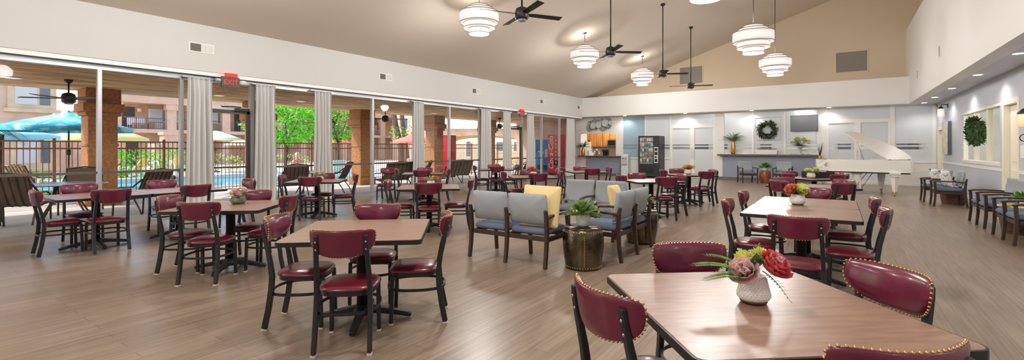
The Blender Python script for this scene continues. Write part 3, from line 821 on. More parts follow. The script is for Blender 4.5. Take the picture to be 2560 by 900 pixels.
bouquet('white pot with one red bloom on the table behind the bare one', -6.05, 6.15, .762, .075, .1, ['petal_red'], 'leaf_fresh', 8, .16, nb=2)
bouquet('white vase of scarlet and green flowers on the middle table', -6.1, 9.72, .762, .085, .12, ['petal_coral', 'petal_red'], 'leaf_green', 9, .2)
bouquet('small dried flower bunch on the table beside the far curtains', -9.2, 12.4, .762, .07, .09, ['petal_cream'], 'leaf_sage', 10, .15, 'ceramic_grey')
bouquet('white vase of orange flowers on the table before the double doors', -3.22, 12.75, .762, .09, .13, ['petal_coral', 'petal_coral', 'petal_yellow'], 'leaf_dark', 11, .2)
bouquet('white vase of cream flowers beside the black caddy', -.5, 12.7, .762, .09, .13, ['petal_cream', 'petal_peach', 'petal_yellow'], 'leaf_green', 12, .2)
t = thing('napkin_caddy', 'black tabletop caddy behind the cream flowers', 'caddy', (-.38, 13.0, .762), .6)
MB().span((-.3, -.13, 0), (.3, .13, .02)).span((-.3, -.13, .02), (-.28, .13, .16)).span((.28, -.13, .02), (.3, .13, .16)).span((-.28, -.13, .02), (.28, -.11, .13)).span((-.28, .11, .02), (.28, .13, .13)).build('tray', M['blackish'], t, bevel=.006)
MB().span((-.01, -.11, .02), (.01, .11, .15)).build('divider', M['blackish'], t)

# ================================================================ LOUNGE SEATS
def lounge(name, label, cat, n, group):
    t = thing(name, label, cat, (0, 0, 0), 0, group); w = .585
    xs = [(-n / 2 + k) * w for k in range(n + 1)]
    for x in xs:
        MB().sweep([(x, -.315, 0), (x, -.285, .2), (x, -.27, .42), (x, -.285, .62), (x, -.305, .70)], .042, [.045, .05, .055, .045, .03]).build('leg', M['arm_wood'], t, bevel=.006)
        MB().sweep([(x, .295, 0), (x, .275, .22), (x, .27, .42), (x, .28, .60)], .042, [.04, .046, .05, .045]).build('leg', M['arm_wood'], t, bevel=.006)
        MB().sweep([(x, -.29, .60), (x, -.12, .622), (x, .1, .628), (x, .24, .618), (x, .315, .60)], .054, .03).build('armrest', M['arm_wood'], t, bevel=.008)
    m = MB().span((xs[0], -.27, .315), (xs[-1], -.235, .37)).span((xs[0], .235, .315), (xs[-1], .27, .37))
    for x in xs: m.span((x - .018, -.24, .315), (x + .018, .24, .37))
    m.build('seat_rail', M['arm_wood'], t, bevel=.004)
    for k in range(n):
        cx = (xs[k] + xs[k + 1]) / 2
        m = MB(); ol = rrect(.54, .53, .05, 4)
        m.pad(ol, .06, .045, lambda x, y, h: (cx + x, y + .015, .415 + h), pw=8); m.build('seat_cushion', M['sofa_seat'], t)
        def mp(x, z, h): return (cx + x, -.258 - .16 * z + h - .05 * (x / .28) ** 2 * 0 + .04 * (z / .2) ** 2, .695 + z)
        m = MB().pad(rrect(.56, .385, .03, 4), .042, .035, mp, pw=10); m.build('backrest', M['sofa_back'], t)
    return t
def place(o, x, y, rz): o.location = (x, y, 0); o.rotation_euler = (0, 0, math.radians(rz)); return o
G = 'grey two-seat lounge benches'
s0 = place(lounge('lounge_bench', 'grey two-seat lounge bench with its back to the viewer, left of the drum', 'bench', 2, G), -3.47, 5.17, 0)
dup(s0, 'grey two-seat lounge bench facing left, behind the brass drum plant', (-2.56, 6.25, 0), PI / 2)
dup(s0, 'grey two-seat lounge bench facing the viewer at the back of the lounge', (-3.5, 7.36, 0), PI)
dup(s0, 'grey two-seat lounge bench along the right wall, nearest the viewer', (2.44, 10.53, 0), PI / 2)
dup(s0, 'grey two-seat lounge bench along the right wall beyond the small plant', (2.46, 12.36, 0), PI / 2)
G = 'grey armchairs'
a0 = place(lounge('armchair', 'grey armchair with floral pillow below the office window, nearer one', 'armchair', 1, G), 2.27, 15.93, 90)
dup(a0, 'grey armchair with floral pillow by the right wall, nearer the piano', (2.2, 17.03, 0), PI / 2)
dup(a0, 'grey armchair left of the glazed drum at the reception desk', (-3.1, 21.75, 0), math.radians(208))
dup(a0, 'grey armchair right of the glazed drum at the reception desk', (-1.85, 22.05, 0), math.radians(172))
def pillow(label, mt, loc, rz, tilt, sz=.46, grp='throw pillows'):
    ol = []
    for k in range(40):
        q = 2 * PI * (k + .5) / 40; e = .16
        x = math.copysign(abs(math.cos(q)) ** e, math.cos(q)); y = math.copysign(abs(math.sin(q)) ** e, math.sin(q))
        f = 1 - .07 * (1 - min(abs(x), abs(y)) ** 2)
        ol.append((x * sz / 2 * f, y * sz / 2 * f))
    m = MB().pad(ol, .085, .085, lambda x, z, h: (x, h, z), rings=(.97, .9, .8, .66, .5, .3, .15), pw=1.3)
    o = m.build('throw_pillow', M[mt], None); o.location = loc; o.rotation_euler = (tilt, rnd.uniform(-.05, .05), rz)
    return tag(o, label, 'pillow', grp)
pillow('plain yellow throw pillow on the bench with its back to the viewer', 'yellow_cloth', (-3.08, 5.08, .72), .1, -.2, .54)
pillow('plain yellow throw pillow on the left-facing bench behind the fern', 'yellow_cloth', (-2.68, 6.55, .68), PI / 2 + .1, -.22, .48)
pillow('blue floral throw pillow on the armchair nearer the piano', 'floral_cloth', (2.18, 17.05, .68), PI / 2 + .25, -.25, .44)
pillow('blue floral throw pillow on the armchair below the office window', 'floral_cloth', (2.24, 15.95, .68), PI / 2 + .3, -.28, .44)
pillow('second floral throw pillow leaning beside the piano-side armchair pillow', 'floral_cloth', (2.36, 16.85, .69), PI / 2 - .25, -.2, .42)

def drum(label, x, y, mt, h=.5, r=.215, belly=.25, name='drum_table', cat='side table', nails=True):
    t = thing(name, label, cat, (x, y, 0), 0, None)
    prof = [(r * .98, 0), (r * 1.0, .015), (r * 1.06, h * .2), (belly * .99, h * .5), (belly, h * .68), (belly * .96, h * .9), (belly * .93, h * .965)]
    MB().lathe(prof, 40).build('drum_body', M[mt], t)
    MB().lathe([(0, h * .955), (belly * .925, h * .955), (belly * .94, h * .965), (belly * .93, h), (0, h)], 40).build('drum_top', M[mt], t)
    if nails:
        m = MB()
        for z, rr in ((.035, r * 1.015), (h * .9, belly * .962)):
            for k in range(44):
                q = 2 * PI * k / 44; m.ball((rr * math.cos(q), rr * math.sin(q), z), .0075, 6, 4)
        for s_ in range(3):
            q = -1.05 + s_ * 2 * PI / 3
            for k in range(17):
                z = .06 + k * (h * .9 - .09) / 16; rr = r * 1.02 + (belly - r * 1.02) * min(1, z / (h * .55))
                m.ball((rr * math.cos(q), rr * math.sin(q), z), .0075, 6, 4)
        m.build('rivets', M['brass'], t)
    return t
drum('hammered dark brass drum table holding the fern, front of the lounge', -2.55, 5.2, 'hammered')
drum('hammered brass drum table behind the left-facing bench', -2.5, 7.12, 'hammered')
drum('red-brown glazed drum stool between the two desk armchairs', -2.5, 22.15, 'red_glaze', .5, .17, .22, 'drum_stool', 'stool', False)
def potted(label, x, y, z, pr, ph, pm, lm, R, n, seed, up=1.0, buds=None, name='potted_fern', cat='plant', ll=.09):
    rg = random.Random(seed); t = thing(name, label, cat, (x, y, z))
    MB().lathe([(0, 0), (pr * .72, 0), (pr * .9, ph * .15), (pr, ph * .5), (pr * .92, ph * .85), (pr * .86, ph), (pr * .78, ph), (pr * .8, ph * .8), (0, ph * .75)], 26).build('pot', M[pm], t)
    m = MB()
    for k in range(n):
        a = rg.uniform(0, 2 * PI); e = rg.uniform(.05, 1.5) * up
        d = V((math.cos(a) * math.cos(e), math.sin(a) * math.cos(e), math.sin(e)))
        spray(m, (d.x * pr * .3, d.y * pr * .3, ph * .85), d, R * rg.uniform(.75, 1.1), 9 if ll < .06 else 7, ll * .3, ll, .3)
    m.build('leaves', M[lm], t)
    if buds:
        m = MB()
        for k in range(9):
            a = rg.uniform(0, 2 * PI); m.ball((R * .75 * math.cos(a), R * .75 * math.sin(a), ph + R * rg.uniform(-.1, .5)), .016, 6, 4)
        m.build('bud', M[buds], t)
    return t
potted('green fern in a pale grey pot on the brass drum', -2.55, 5.2, .5, .088, .17, 'ceramic_grey', 'leaf_fern', .25, 190, 3, buds='petal_yellow', ll=.042)
potted('pale leafy plant with yellow blooms on the drum behind the lounge', -2.5, 7.12, .5, .09, .14, 'ceramic_grey', 'leaf_fern', .2, 50, 4, buds='petal_yellow')
potted('green leafy plant in a white pot on the glazed drum', -2.5, 22.15, .5, .11, .16, 'ceramic_white', 'leaf_fresh', .27, 40, 5, ll=.14)
# between the wall benches: basket table with plant
def basket(label, x, y, r, h):
    t = thing('wicker_basket', label, 'basket', (x, y, 0))
    prof = [(0, 0), (r * .86, 0)]
    for k in range(13):
        z = h * k / 12; rr = r * (.86 + .14 * math.sin(PI * min(1, z / h * .8))); prof += [(rr, z), (rr + .008, z + h / 30)]
    prof += [(r * .9, h), (r * .84, h * .96), (0, h * .94)]
    MB().lathe(prof, 30).build('woven_body', M['wicker'], t)
    m = MB(); m.tube([((r * .95) * math.cos(2*PI*k/30), (r * .95) * math.sin(2*PI*k/30), h) for k in range(30)], .014, 6, True); m.build('rim', M['wicker'], t)
    return t
basket('dark wicker basket table between the two floral-pillow armchairs', 2.45, 16.48, .25, .40)
basket('dark wicker basket table under the small plant by the right wall', 2.55, 11.44, .26, .44)
o = MB().lathe([(0, 0), (.29, 0), (.3, .008), (.29, .018), (0, .018)], 36).build('tray_top', M['ceramic_white']); o.location = (2.55, 11.44, .455); tag(o, 'round white tray lying on the basket by the right wall', 'tray')
o = MB().span((-.14, -.1, 0), (.14, .1, .02)).span((-.13, -.1, .02), (.14, .09, .034)).build('magazine', M['gold_strap']); o.location = (2.42, 11.32, .474); o.rotation_euler = (0, 0, .3); tag(o, 'yellow magazine on the white tray by the right wall', 'magazine')
potted('bright green small plant on the white tray by the right wall', 2.62, 11.5, .474, .08, .12, 'ceramic_white', 'leaf_fresh', .2, 46, 8)
# ================================================================ BACK WALL FURNISHINGS
t = thing('wall_sculpture', 'cluster of round grey metal plates above the kitchen opening', 'wall art', (-10.5, YG - .02, 2.68))
for x, z, r, k in ((-.62, -.13, .2, 0), (-.6, .12, .13, 1), (-.42, -.02, .17, 2), (-.32, .17, .19, 1), (-.3, -.14, .14, 0), (-.1, .02, .18, 2), (.1, .2, .17, 1), (.14, -.12, .2, 0), (.28, .1, .19, 2), (.42, .22, .2, 0), (.46, -.05, .15, 1), (-.12, .24, .1, 0), (.58, .12, .11, 2)):
    m = MB(); y = -.02 - .035 * k; pr = [(0, .0), (r * .7, .004), (r * .95, .018), (r, .03), (r * .97, .034), (r * .68, .012), (0, .008)]
    vs = []; n = 26
    for rr, h in pr:
        for j in range(n): q = 2*PI*j/n; vs.append((x + rr * math.cos(q), y - h, z + rr * math.sin(q)))
    m.add(vs, [(i*n+j, (i+1)*n+j, (i+1)*n+(j+1)%n, i*n+(j+1)%n) for i in range(len(pr)-1) for j in range(n)], True)
    m.build('disc', M[('grey_metal', 'steel', 'ceramic_grey')[k]], t)
# kitchen counter and pass-through
t = thing('kitchen_counter', 'blue-fronted kitchen counter with dark stone top under the pass-through', 'counter', (0, 0, 0))
MB().span((X[1466], YG - .06, .1), (X[1556] - .03, YG, .98)).build('front_panel', M['desk_blue'], t)
MB().span((X[1466], YG - .05, 0), (X[1556] - .03, YG, .1)).build('plinth', M['grille_dark'], t)
MB().span((X[1437] + .35, YG - .36, .99), (X[1556] - .03, YG + .4, 1.035)).build('stone_top', M['brown_top'], t, bevel=.006)
struct(MB().span((X[1452], YG - .012, 2.24), (X[1540], YG, 2.29)).span((X[1540], YG - .012, 1.04), (X[1540] + .05, YG, 2.29)).span((X[1452] - .05, YG - .012, 1.04), (X[1452], YG, 2.29)).build('trim_5', M['white_trim']))
struct(MB().span((-11.95, 25.3, 0), (X[1553], 25.4, HEAD)).build('wall_kitchen', M['beige_paint']))
KY = 24.9
def kx(px): return on_y(px, 300, KY)[0]
def kz(py, px=1500): return on_y(px, py, KY)[2]
for i, (a, b, nd) in enumerate(((1456, 1474, 1), (1475, 1506, 2), (1507, 1524, 1), (1525, 1541, 1))):
    xa, xb = kx(a), kx(b); zb = kz(367) if i != 3 else kz(352)
    if i == 0: zb = 1.9
    t = thing('kitchen_cabinet', ['honey wood wall cabinet above the white refrigerator', 'double-door honey wood wall cabinet in the kitchen', 'single-door honey wood wall cabinet, right of the double one', 'short honey wood wall cabinet over the microwave'][i], 'cabinet', ((xa + xb) / 2, KY, 0), 0, 'kitchen wall cabinets')
    w_ = xb - xa
    MB().span((-w_ / 2, 0, zb), (w_ / 2, .38, 2.42)).build('carcass', M['honey_wood'], t)
    for k in range(nd):
        x0 = -w_ / 2 + k * w_ / nd; x1 = x0 + w_ / nd
        d = MB().span((x0 + .01, -.02, zb + .01), (x1 - .01, 0, 2.41)).build('door', M['honey_wood'], t, bevel=.004)
        MB().span((x0 + .07, -.032, zb + .08), (x1 - .07, -.02, 2.34)).build('raised_panel', M['honey_wood'], d, bevel=.01)
        MB().ball(((x1 - .04) if k == 0 else (x0 + .04), -.035, zb + .08), .014, 8, 5).build('knob', M['steel'], d)
t = thing('kitchen_worktop', 'dark worktop on honey wood base units at the back of the kitchen', 'worktop', (0, 0, 0))
xa, xb = kx(1474), kx(1541)
MB().span((xa, KY - .25, .92), (xb, 25.29, .97)).build('worktop', M['brown_top'], t)
MB().span((xa, KY - .22, 0), (xb, 25.29, .92)).build('base_units', M['honey_wood'], t)
t = thing('refrigerator', 'white refrigerator at the left of the kitchen', 'refrigerator', (kx(1468), KY, 0))
MB().span((-.27, -.28, .02), (.27, .38, 1.8)).build('body', M['white_trim'], t, bevel=.01)
MB().span((-.26, -.31, .65), (.26, -.285, 1.79)).build('door', M['white_trim'], t, bevel=.006); MB().span((-.26, -.31, .04), (.26, -.285, .63)).build('drawer', M['white_trim'], t, bevel=.006)
MB().span((.2, -.34, .8), (.225, -.31, 1.3)).build('handle', M['steel'], t)
t = thing('microwave', 'steel microwave under the short kitchen wall cabinet', 'microwave', (kx(1533), KY + .1, kz(366)))
MB().span((-.3, -.2, 0), (.3, .2, .38)).build('housing', M['steel'], t, bevel=.006)
MB().span((-.28, -.215, .05), (.14, -.2, .33)).build('door', M['screen_black'], t); MB().span((.17, -.21, .05), (.28, -.2, .33)).build('control_panel', M['blackish'], t)
t = thing('coffee_maker', 'black coffee maker on the kitchen worktop', 'coffee maker', (kx(1514), KY - .05, .97))
MB().span((-.14, -.02, 0), (.14, .14, .4)).build('body', M['blackish'], t, bevel=.01); MB().span((-.14, -.18, .28), (.14, -.02, .4)).build('brew_head', M['blackish'], t, bevel=.01)
MB().span((-.14, -.18, 0), (.14, -.02, .03)).build('warming_plate', M['steel'], t); MB().lathe([(0, .03), (.07, .03), (.09, .1), (.07, .2), (.05, .22)], 16, (0, -.1, 0)).build('carafe', M['screen_black'], t)
for i, (p, h) in enumerate(((1478, .36), (1482, .28))):
    t = thing('canister', ['taller white canister', 'shorter white canister'][i] + ' on the kitchen worktop', 'canister', (kx(p), KY - .02, .97), 0, 'kitchen canisters')
    MB().lathe([(0, 0), (.065, 0), (.07, .02), (.07, h - .05)], 16).build('body', M['ceramic_white'], t); MB().lathe([(.072, h - .05), (.072, h - .02), (.02, h), (0, h)], 16).build('lid', M['steel'], t)
t = thing('mug_tree', 'dark mug tree with hanging cups on the kitchen worktop', 'mug tree', (kx(1492), KY, .97))
m = MB().lathe([(0, 0), (.1, 0), (.1, .02), (.015, .03), (.012, .42), (0, .43)], 16)
for k in range(6): a = k * PI / 3; m.tube([(0, 0, .2 + .1 * (k % 3)), (.1 * math.cos(a), .1 * math.sin(a), .24 + .1 * (k % 3))], .006, 6)
m.build('stand', M['arm_wood'], t)
for k in range(6):
    a = k * PI / 3; o = MB().lathe([(0, 0), (.035, 0), (.042, .03), (.042, .09), (.037, .09), (.037, .03), (0, .01)], 12, (.15 * math.cos(a), .15 * math.sin(a), .13 + .1 * (k % 3))).build('mug', M['ceramic_white'])
    o.location = (kx(1492), KY, .97); tag(o, 'small white mug hanging on the kitchen mug tree', 'mug', 'mugs on the mug tree')

def stems_vase(label, x, y, z, r, h, mv, ml, R, n, seed, name='vase', cat='vase', ll=.1):
    rg = random.Random(seed); t = thing(name, label, cat, (x, y, z))
    MB().lathe([(0, 0), (r * .8, 0), (r, h * .12), (r, h * .62), (r * .62, h * .86), (r * .6, h), (r * .5, h), (r * .5, h * .8), (0, h * .7)], 24).build('body', M[mv], t)
    m = MB()
    for k in range(n):
        a = rg.uniform(0, 2 * PI); e = rg.uniform(.3, 1.3); d = V((math.cos(a) * math.cos(e), math.sin(a) * math.cos(e), math.sin(e)))
        spray(m, (0, 0, h * .95), d, R * rg.uniform(.6, 1.15), 6, ll * .38, ll, .35)
    m.build('foliage', M[ml], t); return t
stems_vase('tall tan vase of dark foliage at the left end of the kitchen counter', on_y(1458, 380, YG - .2)[0], YG - .2, 1.035, .11, .46, 'gold_vase', 'leaf_dark', .55, 24, 21, ll=.12)
# water cooler
t = thing('water_cooler', 'white water cooler beside the kitchen counter', 'water cooler', (X[1556] + .27, YG - .22, 0))
MB().span((-.19, -.18, .02), (.19, .18, 1.14)).build('cabinet', M['cooler_white'], t, bevel=.02)
MB().span((-.15, -.195, .62), (.15, -.178, 1.0)).build('recess', M['ceramic_grey'], t)
for x in (-.07, .07): MB().span((x - .02, -.24, .9), (x + .02, -.19, .94)).build('tap', M['steel'], t)
MB().span((-.13, -.25, .6), (.13, -.19, .62)).build('drip_tray', M['grille_grey'], t)
# black snack machine
t = thing('vending_machine', 'black glass-front snack vending machine on the back wall', 'vending machine', (-7.62, 22.75, 0))
m = MB().span((-.52, .05, .06), (.52, .84, 2.05)); b = m.build('cabinet', M['vend_black'], t, bevel=.01)
m = MB().span((-.52, -.0, .06), (.52, .05, .68)).span((-.52, 0, 1.98), (.52, .05, 2.05)).span((-.52, 0, .68), (-.46, .05, 1.98)).span((.22, 0, .68), (.52, .05, 1.98)); m.build('front_frame', M['vend_black'], t, bevel=.006)
MB().span((-.46, .04, .68), (.22, .055, 1.98)).build('display_back', M['grey_metal'], t)
for k in range(5): MB().span((-.455, -.0, .76 + k * .25), (.215, .045, .775 + k * .25)).build('shelf', M['steel'], t)
MB().span((-.46, -.008, .68), (.22, -.003, 1.98)).build('glass_front', M['pane_glass'], t)
MB().span((.27, -.02, .72), (.47, 0, 1.5)).build('control_panel', M['vend_panel'], t, bevel=.004)
for z0, z1, x0, x1 in ((1.32, 1.44, .3, .44), (1.12, 1.26, .3, .44), (.98, 1.06, .31, .4), (.78, .92, .31, .43)): MB().span((x0, -.032, z0), (x1, -.018, z1)).build('keypad', M['screen_black'], t)
MB().span((-.36, -.02, .26), (.2, .0, .5)).build('delivery_flap', M['blackish'], t, bevel=.02)
for x in (-.45, .45): MB().span((x - .04, .1, 0), (x + .04, .7, .06)).build('leg', M['black_metal'], t)
pk = [mat('wrapper_%s' % n, c, .4) for n, c in (('red', (196, 60, 60)), ('cream', (226, 214, 196)), ('blue', (70, 90, 170)), ('silver', (206, 206, 214)), ('green', (80, 150, 110)), ('orange', (222, 150, 96)), ('violet', (130, 100, 160)))]
rg = random.Random(3)
for r in range(5):
    for c in range(6):
        m = MB(); w_, h_ = .088, .15
        ol = [(-w_/2, 0), (-w_/2*.9, h_*.12), (-w_/2, h_*.25), (-w_/2, h_*.75), (-w_/2*.9, h_*.88), (-w_/2, h_), (w_/2, h_), (w_/2*.9, h_*.88), (w_/2, h_*.75), (w_/2, h_*.25), (w_/2*.9, h_*.12), (w_/2, 0)]
        m.pad(ol, .016, .016, lambda x, z, h: (x, h, z), rings=(.9, .6, .3), pw=2)
        o = m.build('snack_packet', pk[rg.randrange(7)]); o.location = (-7.62 - .40 + c * .112, 22.75 + .021, .776 + r * .25)
        tag(o, 'small coloured snack packet behind the vending machine glass', 'snack packet', 'snack packets in the vending machine')
# reception half-wall desk
t = thing('reception_desk', 'blue half-wall reception desk with brown stone top', 'reception desk', (0, 0, 0))
MB().span((X[1808], YG - .12, .12), (X[2045], YG, 1.1)).build('front_panel', M['desk_blue'], t)
MB().span((X[1791] - .1, YG - .14, 0), (X[2045], YG, .12)).build('plinth', M['grille_dark'], t)
MB().span((X[1808] - .2, YG - .38, 1.11), (X[2045] + .08, YG + .35, 1.17)).build('stone_top', M['brown_top'], t, bevel=.008)
DY = YG - .18
def dx(px): return on_y(px, 380, DY)[0]
stems_vase('tall bronze vase of eucalyptus on the left of the reception desk', dx(1833), DY, 1.17, .095, .62, 'gold_vase', 'leaf_sage', .62, 30, 22, ll=.12)
t = thing('planter_box', 'long pale green planter in the middle of the reception desk', 'planter', (dx(1916), DY, 1.17))
m = MB(); m.box((0, 0, .1), (.8, .2, .2), top=1.06); m.build('trough', M['ceramic_white'], t, bevel=.006)
m = MB()
for k in range(60): m.leaf((rnd.uniform(-.38, .38), rnd.uniform(-.08, .08), .2), (rnd.uniform(-.5, .5), rnd.uniform(-.5, .5), 1), (0, 1, 0), rnd.uniform(.04, .09), .03)
m.build('succulents', M['leaf_sage'], t)
t = thing('flower_arrangement', 'yellow flower arrangement in a footed bowl on the reception desk', 'flower arrangement', (dx(2000), DY, 1.17))
MB().lathe([(0, 0), (.13, 0), (.12, .03), (.03, .06), (.03, .2), (.1, .28), (.17, .36), (.16, .37), (0, .3)], 20).build('footed_bowl', M['ceramic_grey'], t)
m = MB()
for k in range(40):
    a = rnd.uniform(0, 2 * PI); e = rnd.uniform(.0, 1.3); spray(m, (0, 0, .34), (math.cos(a) * math.cos(e) * 1.3, math.sin(a) * math.cos(e), math.sin(e)), rnd.uniform(.25, .5), 5, .03, .08, .3)
for k in range(26):
    a = rnd.uniform(0, 2 * PI); r = rnd.uniform(.1, .42); m.leaf((r * math.cos(a), r * .4 * math.sin(a), .02), (math.cos(a), math.sin(a) * .6, .15), (0, 0, 1), .12, .05)
m.build('leaves', M['leaf_dark'], t)
for k in range(22):
    m = MB(); a = rnd.uniform(0, 2 * PI); r = rnd.uniform(.05, .4); bloom(m, (r * math.cos(a), r * .7 * math.sin(a), .42 + .28 * (1 - r / .45) + rnd.uniform(0, .12)), .07, (math.cos(a) * .6, math.sin(a) * .6, .8), 2, k)
    m.build('yellow_bloom', M['petal_yellow'], t)
def wreath(label, loc, R, tk, rz, ml, seed, n=420, name='wreath'):
    rg = random.Random(seed); t = thing(name, label, 'wreath', loc, rz)
    MB().tube([(R * math.cos(2*PI*k/28), 0, R * math.sin(2*PI*k/28)) for k in range(28)], tk * .45, 8, True).build('twig_ring', M['bark'], t)
    m = MB()
    for k in range(n):
        a = rg.uniform(0, 2 * PI); b = rg.uniform(0, 2 * PI); c = V((math.cos(a), 0, math.sin(a))); o = c * math.cos(b) + V((0, 1, 0)) * math.sin(b)
        tg = V((-math.sin(a), 0, math.cos(a))); p = c * R + o * tk * .45
        if p.y > .045: p.y = .045
        m.leaf(p, o * .7 + tg * rg.uniform(.2, 1.), c, tk * rg.uniform(.7, 1.2), tk * .42)
    m.build('leaves', M[ml], t); return t
p = on_y(1918, 325, YG - .09); wreath('green leaf wreath hanging on the frosted glass over the desk', p, .30, .14, 0, 'leaf_dark', 31)
t = thing('picture_frame', 'thin square grey frame around the desk wreath', 'frame', (p[0], YG - .008, on_y(1918, 321, YG)[2]))
m = MB(); a = .52; m.span((-a, -.012, -a), (-a + .03, 0, a)).span((a - .03, -.012, -a), (a, 0, a)).span((-a + .03, -.012, a - .03), (a - .03, 0, a)).span((-a + .03, -.012, -a), (a - .03, 0, -a + .03)); m.build('moulding', M['ceramic_grey'], t)
p = on_y(2010, 308, YG - .14)
t = thing('television', 'dark wall television on the frosted glass above the yellow flowers', 'television', p, -.12)
MB().span((-.5, -.03, -.34), (.5, .02, .34)).build('screen_housing', M['art_edge'], t, bevel=.008); MB().span((-.48, -.034, -.32), (.48, -.03, .32)).build('screen', M['win_dark'], t)
MB().span((-.1, .02, -.1), (.1, .12, .1)).build('bracket', M['black_metal'], t)
# tall floor vase with dark branches beside the desk
t = thing('floor_vase', 'slim white and grey floor vase of black branches beside the desk', 'floor vase', (-.60, 22.85, 0))
MB().lathe([(0, 0), (.11, 0), (.1, .1), (.085, .68)], 20).build('lower_body', M['ceramic_grey'], t); MB().lathe([(.13, .68), (.145, .72), (.145, .98), (.12, 1.0), (0, 1.0)], 20).build('white_band', M['ceramic_white'], t)
MB().lathe([(.07, 1.0), (.09, 1.05), (.05, 1.12), (.06, 1.15), (0, 1.13)], 16).build('gilt_neck', M['gold_vase'], t)
m = MB(); rg = random.Random(5)
for k in range(16):
    a = rg.uniform(0, 2 * PI); s_ = rg.uniform(.02, .16); m.tube([(0, 0, 1.1), (s_ * .4 * math.cos(a), s_ * .4 * math.sin(a), 1.3), (s_ * math.cos(a), s_ * math.sin(a), 1.45 + rg.uniform(0, .25))], [.008, .006, .003], 5)
m.build('branches', M['dark_vase'], t)

# ================================================================ GRAND PIANO
OX, OY = .8, 18.8
t = thing('grand_piano', 'white grand piano with raised lid at the back right', 'piano', (OX, OY, 0))
L2 = lambda x, y: (x - OX, y - OY)
ol = [L2(*q) for q in ((-.28, 18.56), (1.62, 18.2), (1.78, 18.24), (1.87, 18.4), (1.87, 18.9), (1.72, 19.5), (1.35, 19.85), (.9, 19.9), (.5, 19.75), (.1, 19.6), (-.1, 19.5))]
n = len(ol); cx = sum(q[0] for q in ol) / n; cy = sum(q[1] for q in ol) / n
il = [(cx + (x - cx) * .93, cy + (y - cy) * .93) for x, y in ol]
m = MB(); vs = [(x, y, .74) for x, y in ol] + [(x, y, 1.08) for x, y in ol] + [(x, y, 1.08) for x, y in il] + [(x, y, .98) for x, y in il]
m.add(vs, [(r * n + k, r * n + (k + 1) % n, (r + 1) * n + (k + 1) % n, (r + 1) * n + k) for r in range(3) for k in range(n)] + [list(range(n))[::-1]])
case = m.build('case', M['piano_white'], t, bevel=.006)
MB().prism(il, .97, .985).build('soundboard', M['gold_vase'], case)
m = MB().prism([(cx + (x - cx) * 1.01, cy + (y - cy) * 1.01) for x, y in ol], .70, .745); m.build('base_moulding', M['piano_white'], t, bevel=.006)
MB().prism(il, .66, .70).build('under_shadow', M['piano_shadow'], t)  # dark slab standing in for the shadow under the case
# keyboard end with curved cheek
x0, y0 = L2(-.30, 18.62); ux, uy = -.12, .99
m = MB().box((x0 - .12, y0 + .42, .77), (.3, 1.0, .1)); m.build('keybed', M['piano_white'], t, bevel=.01)
for yy in (y0 - .06, y0 + .9):
    m = MB().sweep([(x0 + .02, yy, 1.02), (x0 - .06, yy, .99), (x0 - .12, yy, .90), (x0 - .2, yy, .86), (x0 - .26, yy, .84)], .06, [.08, .09, .1, .08, .06], side=(0, 1, 0))
    m.build('cheek', M['piano_white'], t, bevel=.006)
MB().span((x0 - .25, y0 - .02, .82), (x0 - .06, y0 + .86, .835)).build('white_keys', M['ceramic_white'], t)
# lid, hinged along the right-hand side
P1, ud, vd = V((1.27 - OX, 18.25 - OY, 1.095)), V((-1.14, .65, .89)), V((.58, .65, 0)) / .871
def lid_pt(u, v, h=0): return P1 + ud * u + vd * v + ud.cross(vd).normalized() * h
lo = [(0, 0), (.5, .0), (1, 0), (1.0, .3), (1, .55), (.9, .78), (.75, .93), (.6, 1.04), (.45, 1.12), (.3, 1.15), (.16, 1.12), (.06, 1.02), (0, .87)]
m = MB(); k = len(lo); vs = [lid_pt(u, v) for u, v in lo] + [lid_pt(u, v, .022) for u, v in lo]
m.add(vs, [list(range(k))[::-1], list(range(k, 2 * k))] + [(i, (i + 1) % k, k + (i + 1) % k, k + i) for i in range(k)])
lid = m.build('lid', M['lid_under'], t)
fl = [(.62, .04), (.99, .04), (.99, .52), (.88, .74), (.7, .9), (.62, .95)]
m = MB(); k = len(fl); sg = 1 if ud.cross(vd).z > 0 else -1
vs = [lid_pt(u, v, .024) for u, v in fl] + [lid_pt(u, v, .045) for u, v in fl]
m.add(vs, [list(range(k))[::-1], list(range(k, 2 * k))] + [(i, (i + 1) % k, k + (i + 1) % k, k + i) for i in range(k)]); m.build('front_flap', M['piano_white'], lid)
m = MB()
for v in (.05, .8): q = lid_pt(.01, v); m.box((q.x, q.y, q.z - .01), (.09, .05, .03), rz=.84)
m.build('hinge', M['brass'], lid)
q = lid_pt(.76, .1); MB().tube([(-.12 + .0, -.12, 1.06), tuple(q)], .011, 8).build('prop_stick', M['piano_under'], t)
for lx, ly in ((1.42, 18.30), (1.17, 19.5), (.0, 18.85)):
    x, y = L2(lx, ly)
    m = MB(); m.box((x, y, .68), (.26, .26, .05)).box((x, y, .62), (.2, .2, .08)); vs = []
    m.lathe([(.055, .13), (.075, .3), (.105, .58)], 4, (x, y, 0), smooth=False)
    l = m.build('leg', M['piano_white'], t)
    m = MB().lathe([(.03, .13), (.05, .12), (.035, .07), (.02, .06), (0, .06)], 12, (x, y, 0)); c = m.build('caster', M['brass'], l)
    MB().tube([(x - .02, y, .045), (x + .02, y, .045)], .045, 14).build('wheel', M['brass'], l)
x, y = L2(.5, 18.72)
m = MB()
for s_ in (-.09, .09): m.span((x + s_ - .025, y - .03, .14), (x + s_ + .025, y + .03, .7))
m.span((x - .16, y - .05, .08), (x + .16, y + .05, .15)).span((x - .14, y - .05, .6), (x + .14, y + .05, .68)); ly_ = m.build('pedal_lyre', M['piano_white'], t, bevel=.008)
MB().tube([(x + .1, y, .13), (x + .42, y + .1, .68)], .01, 6).tube([(x - .1, y, .13), (x + .3, y + .3, .68)], .01, 6).build('brace_rod', M['steel'], ly_)
m = MB()
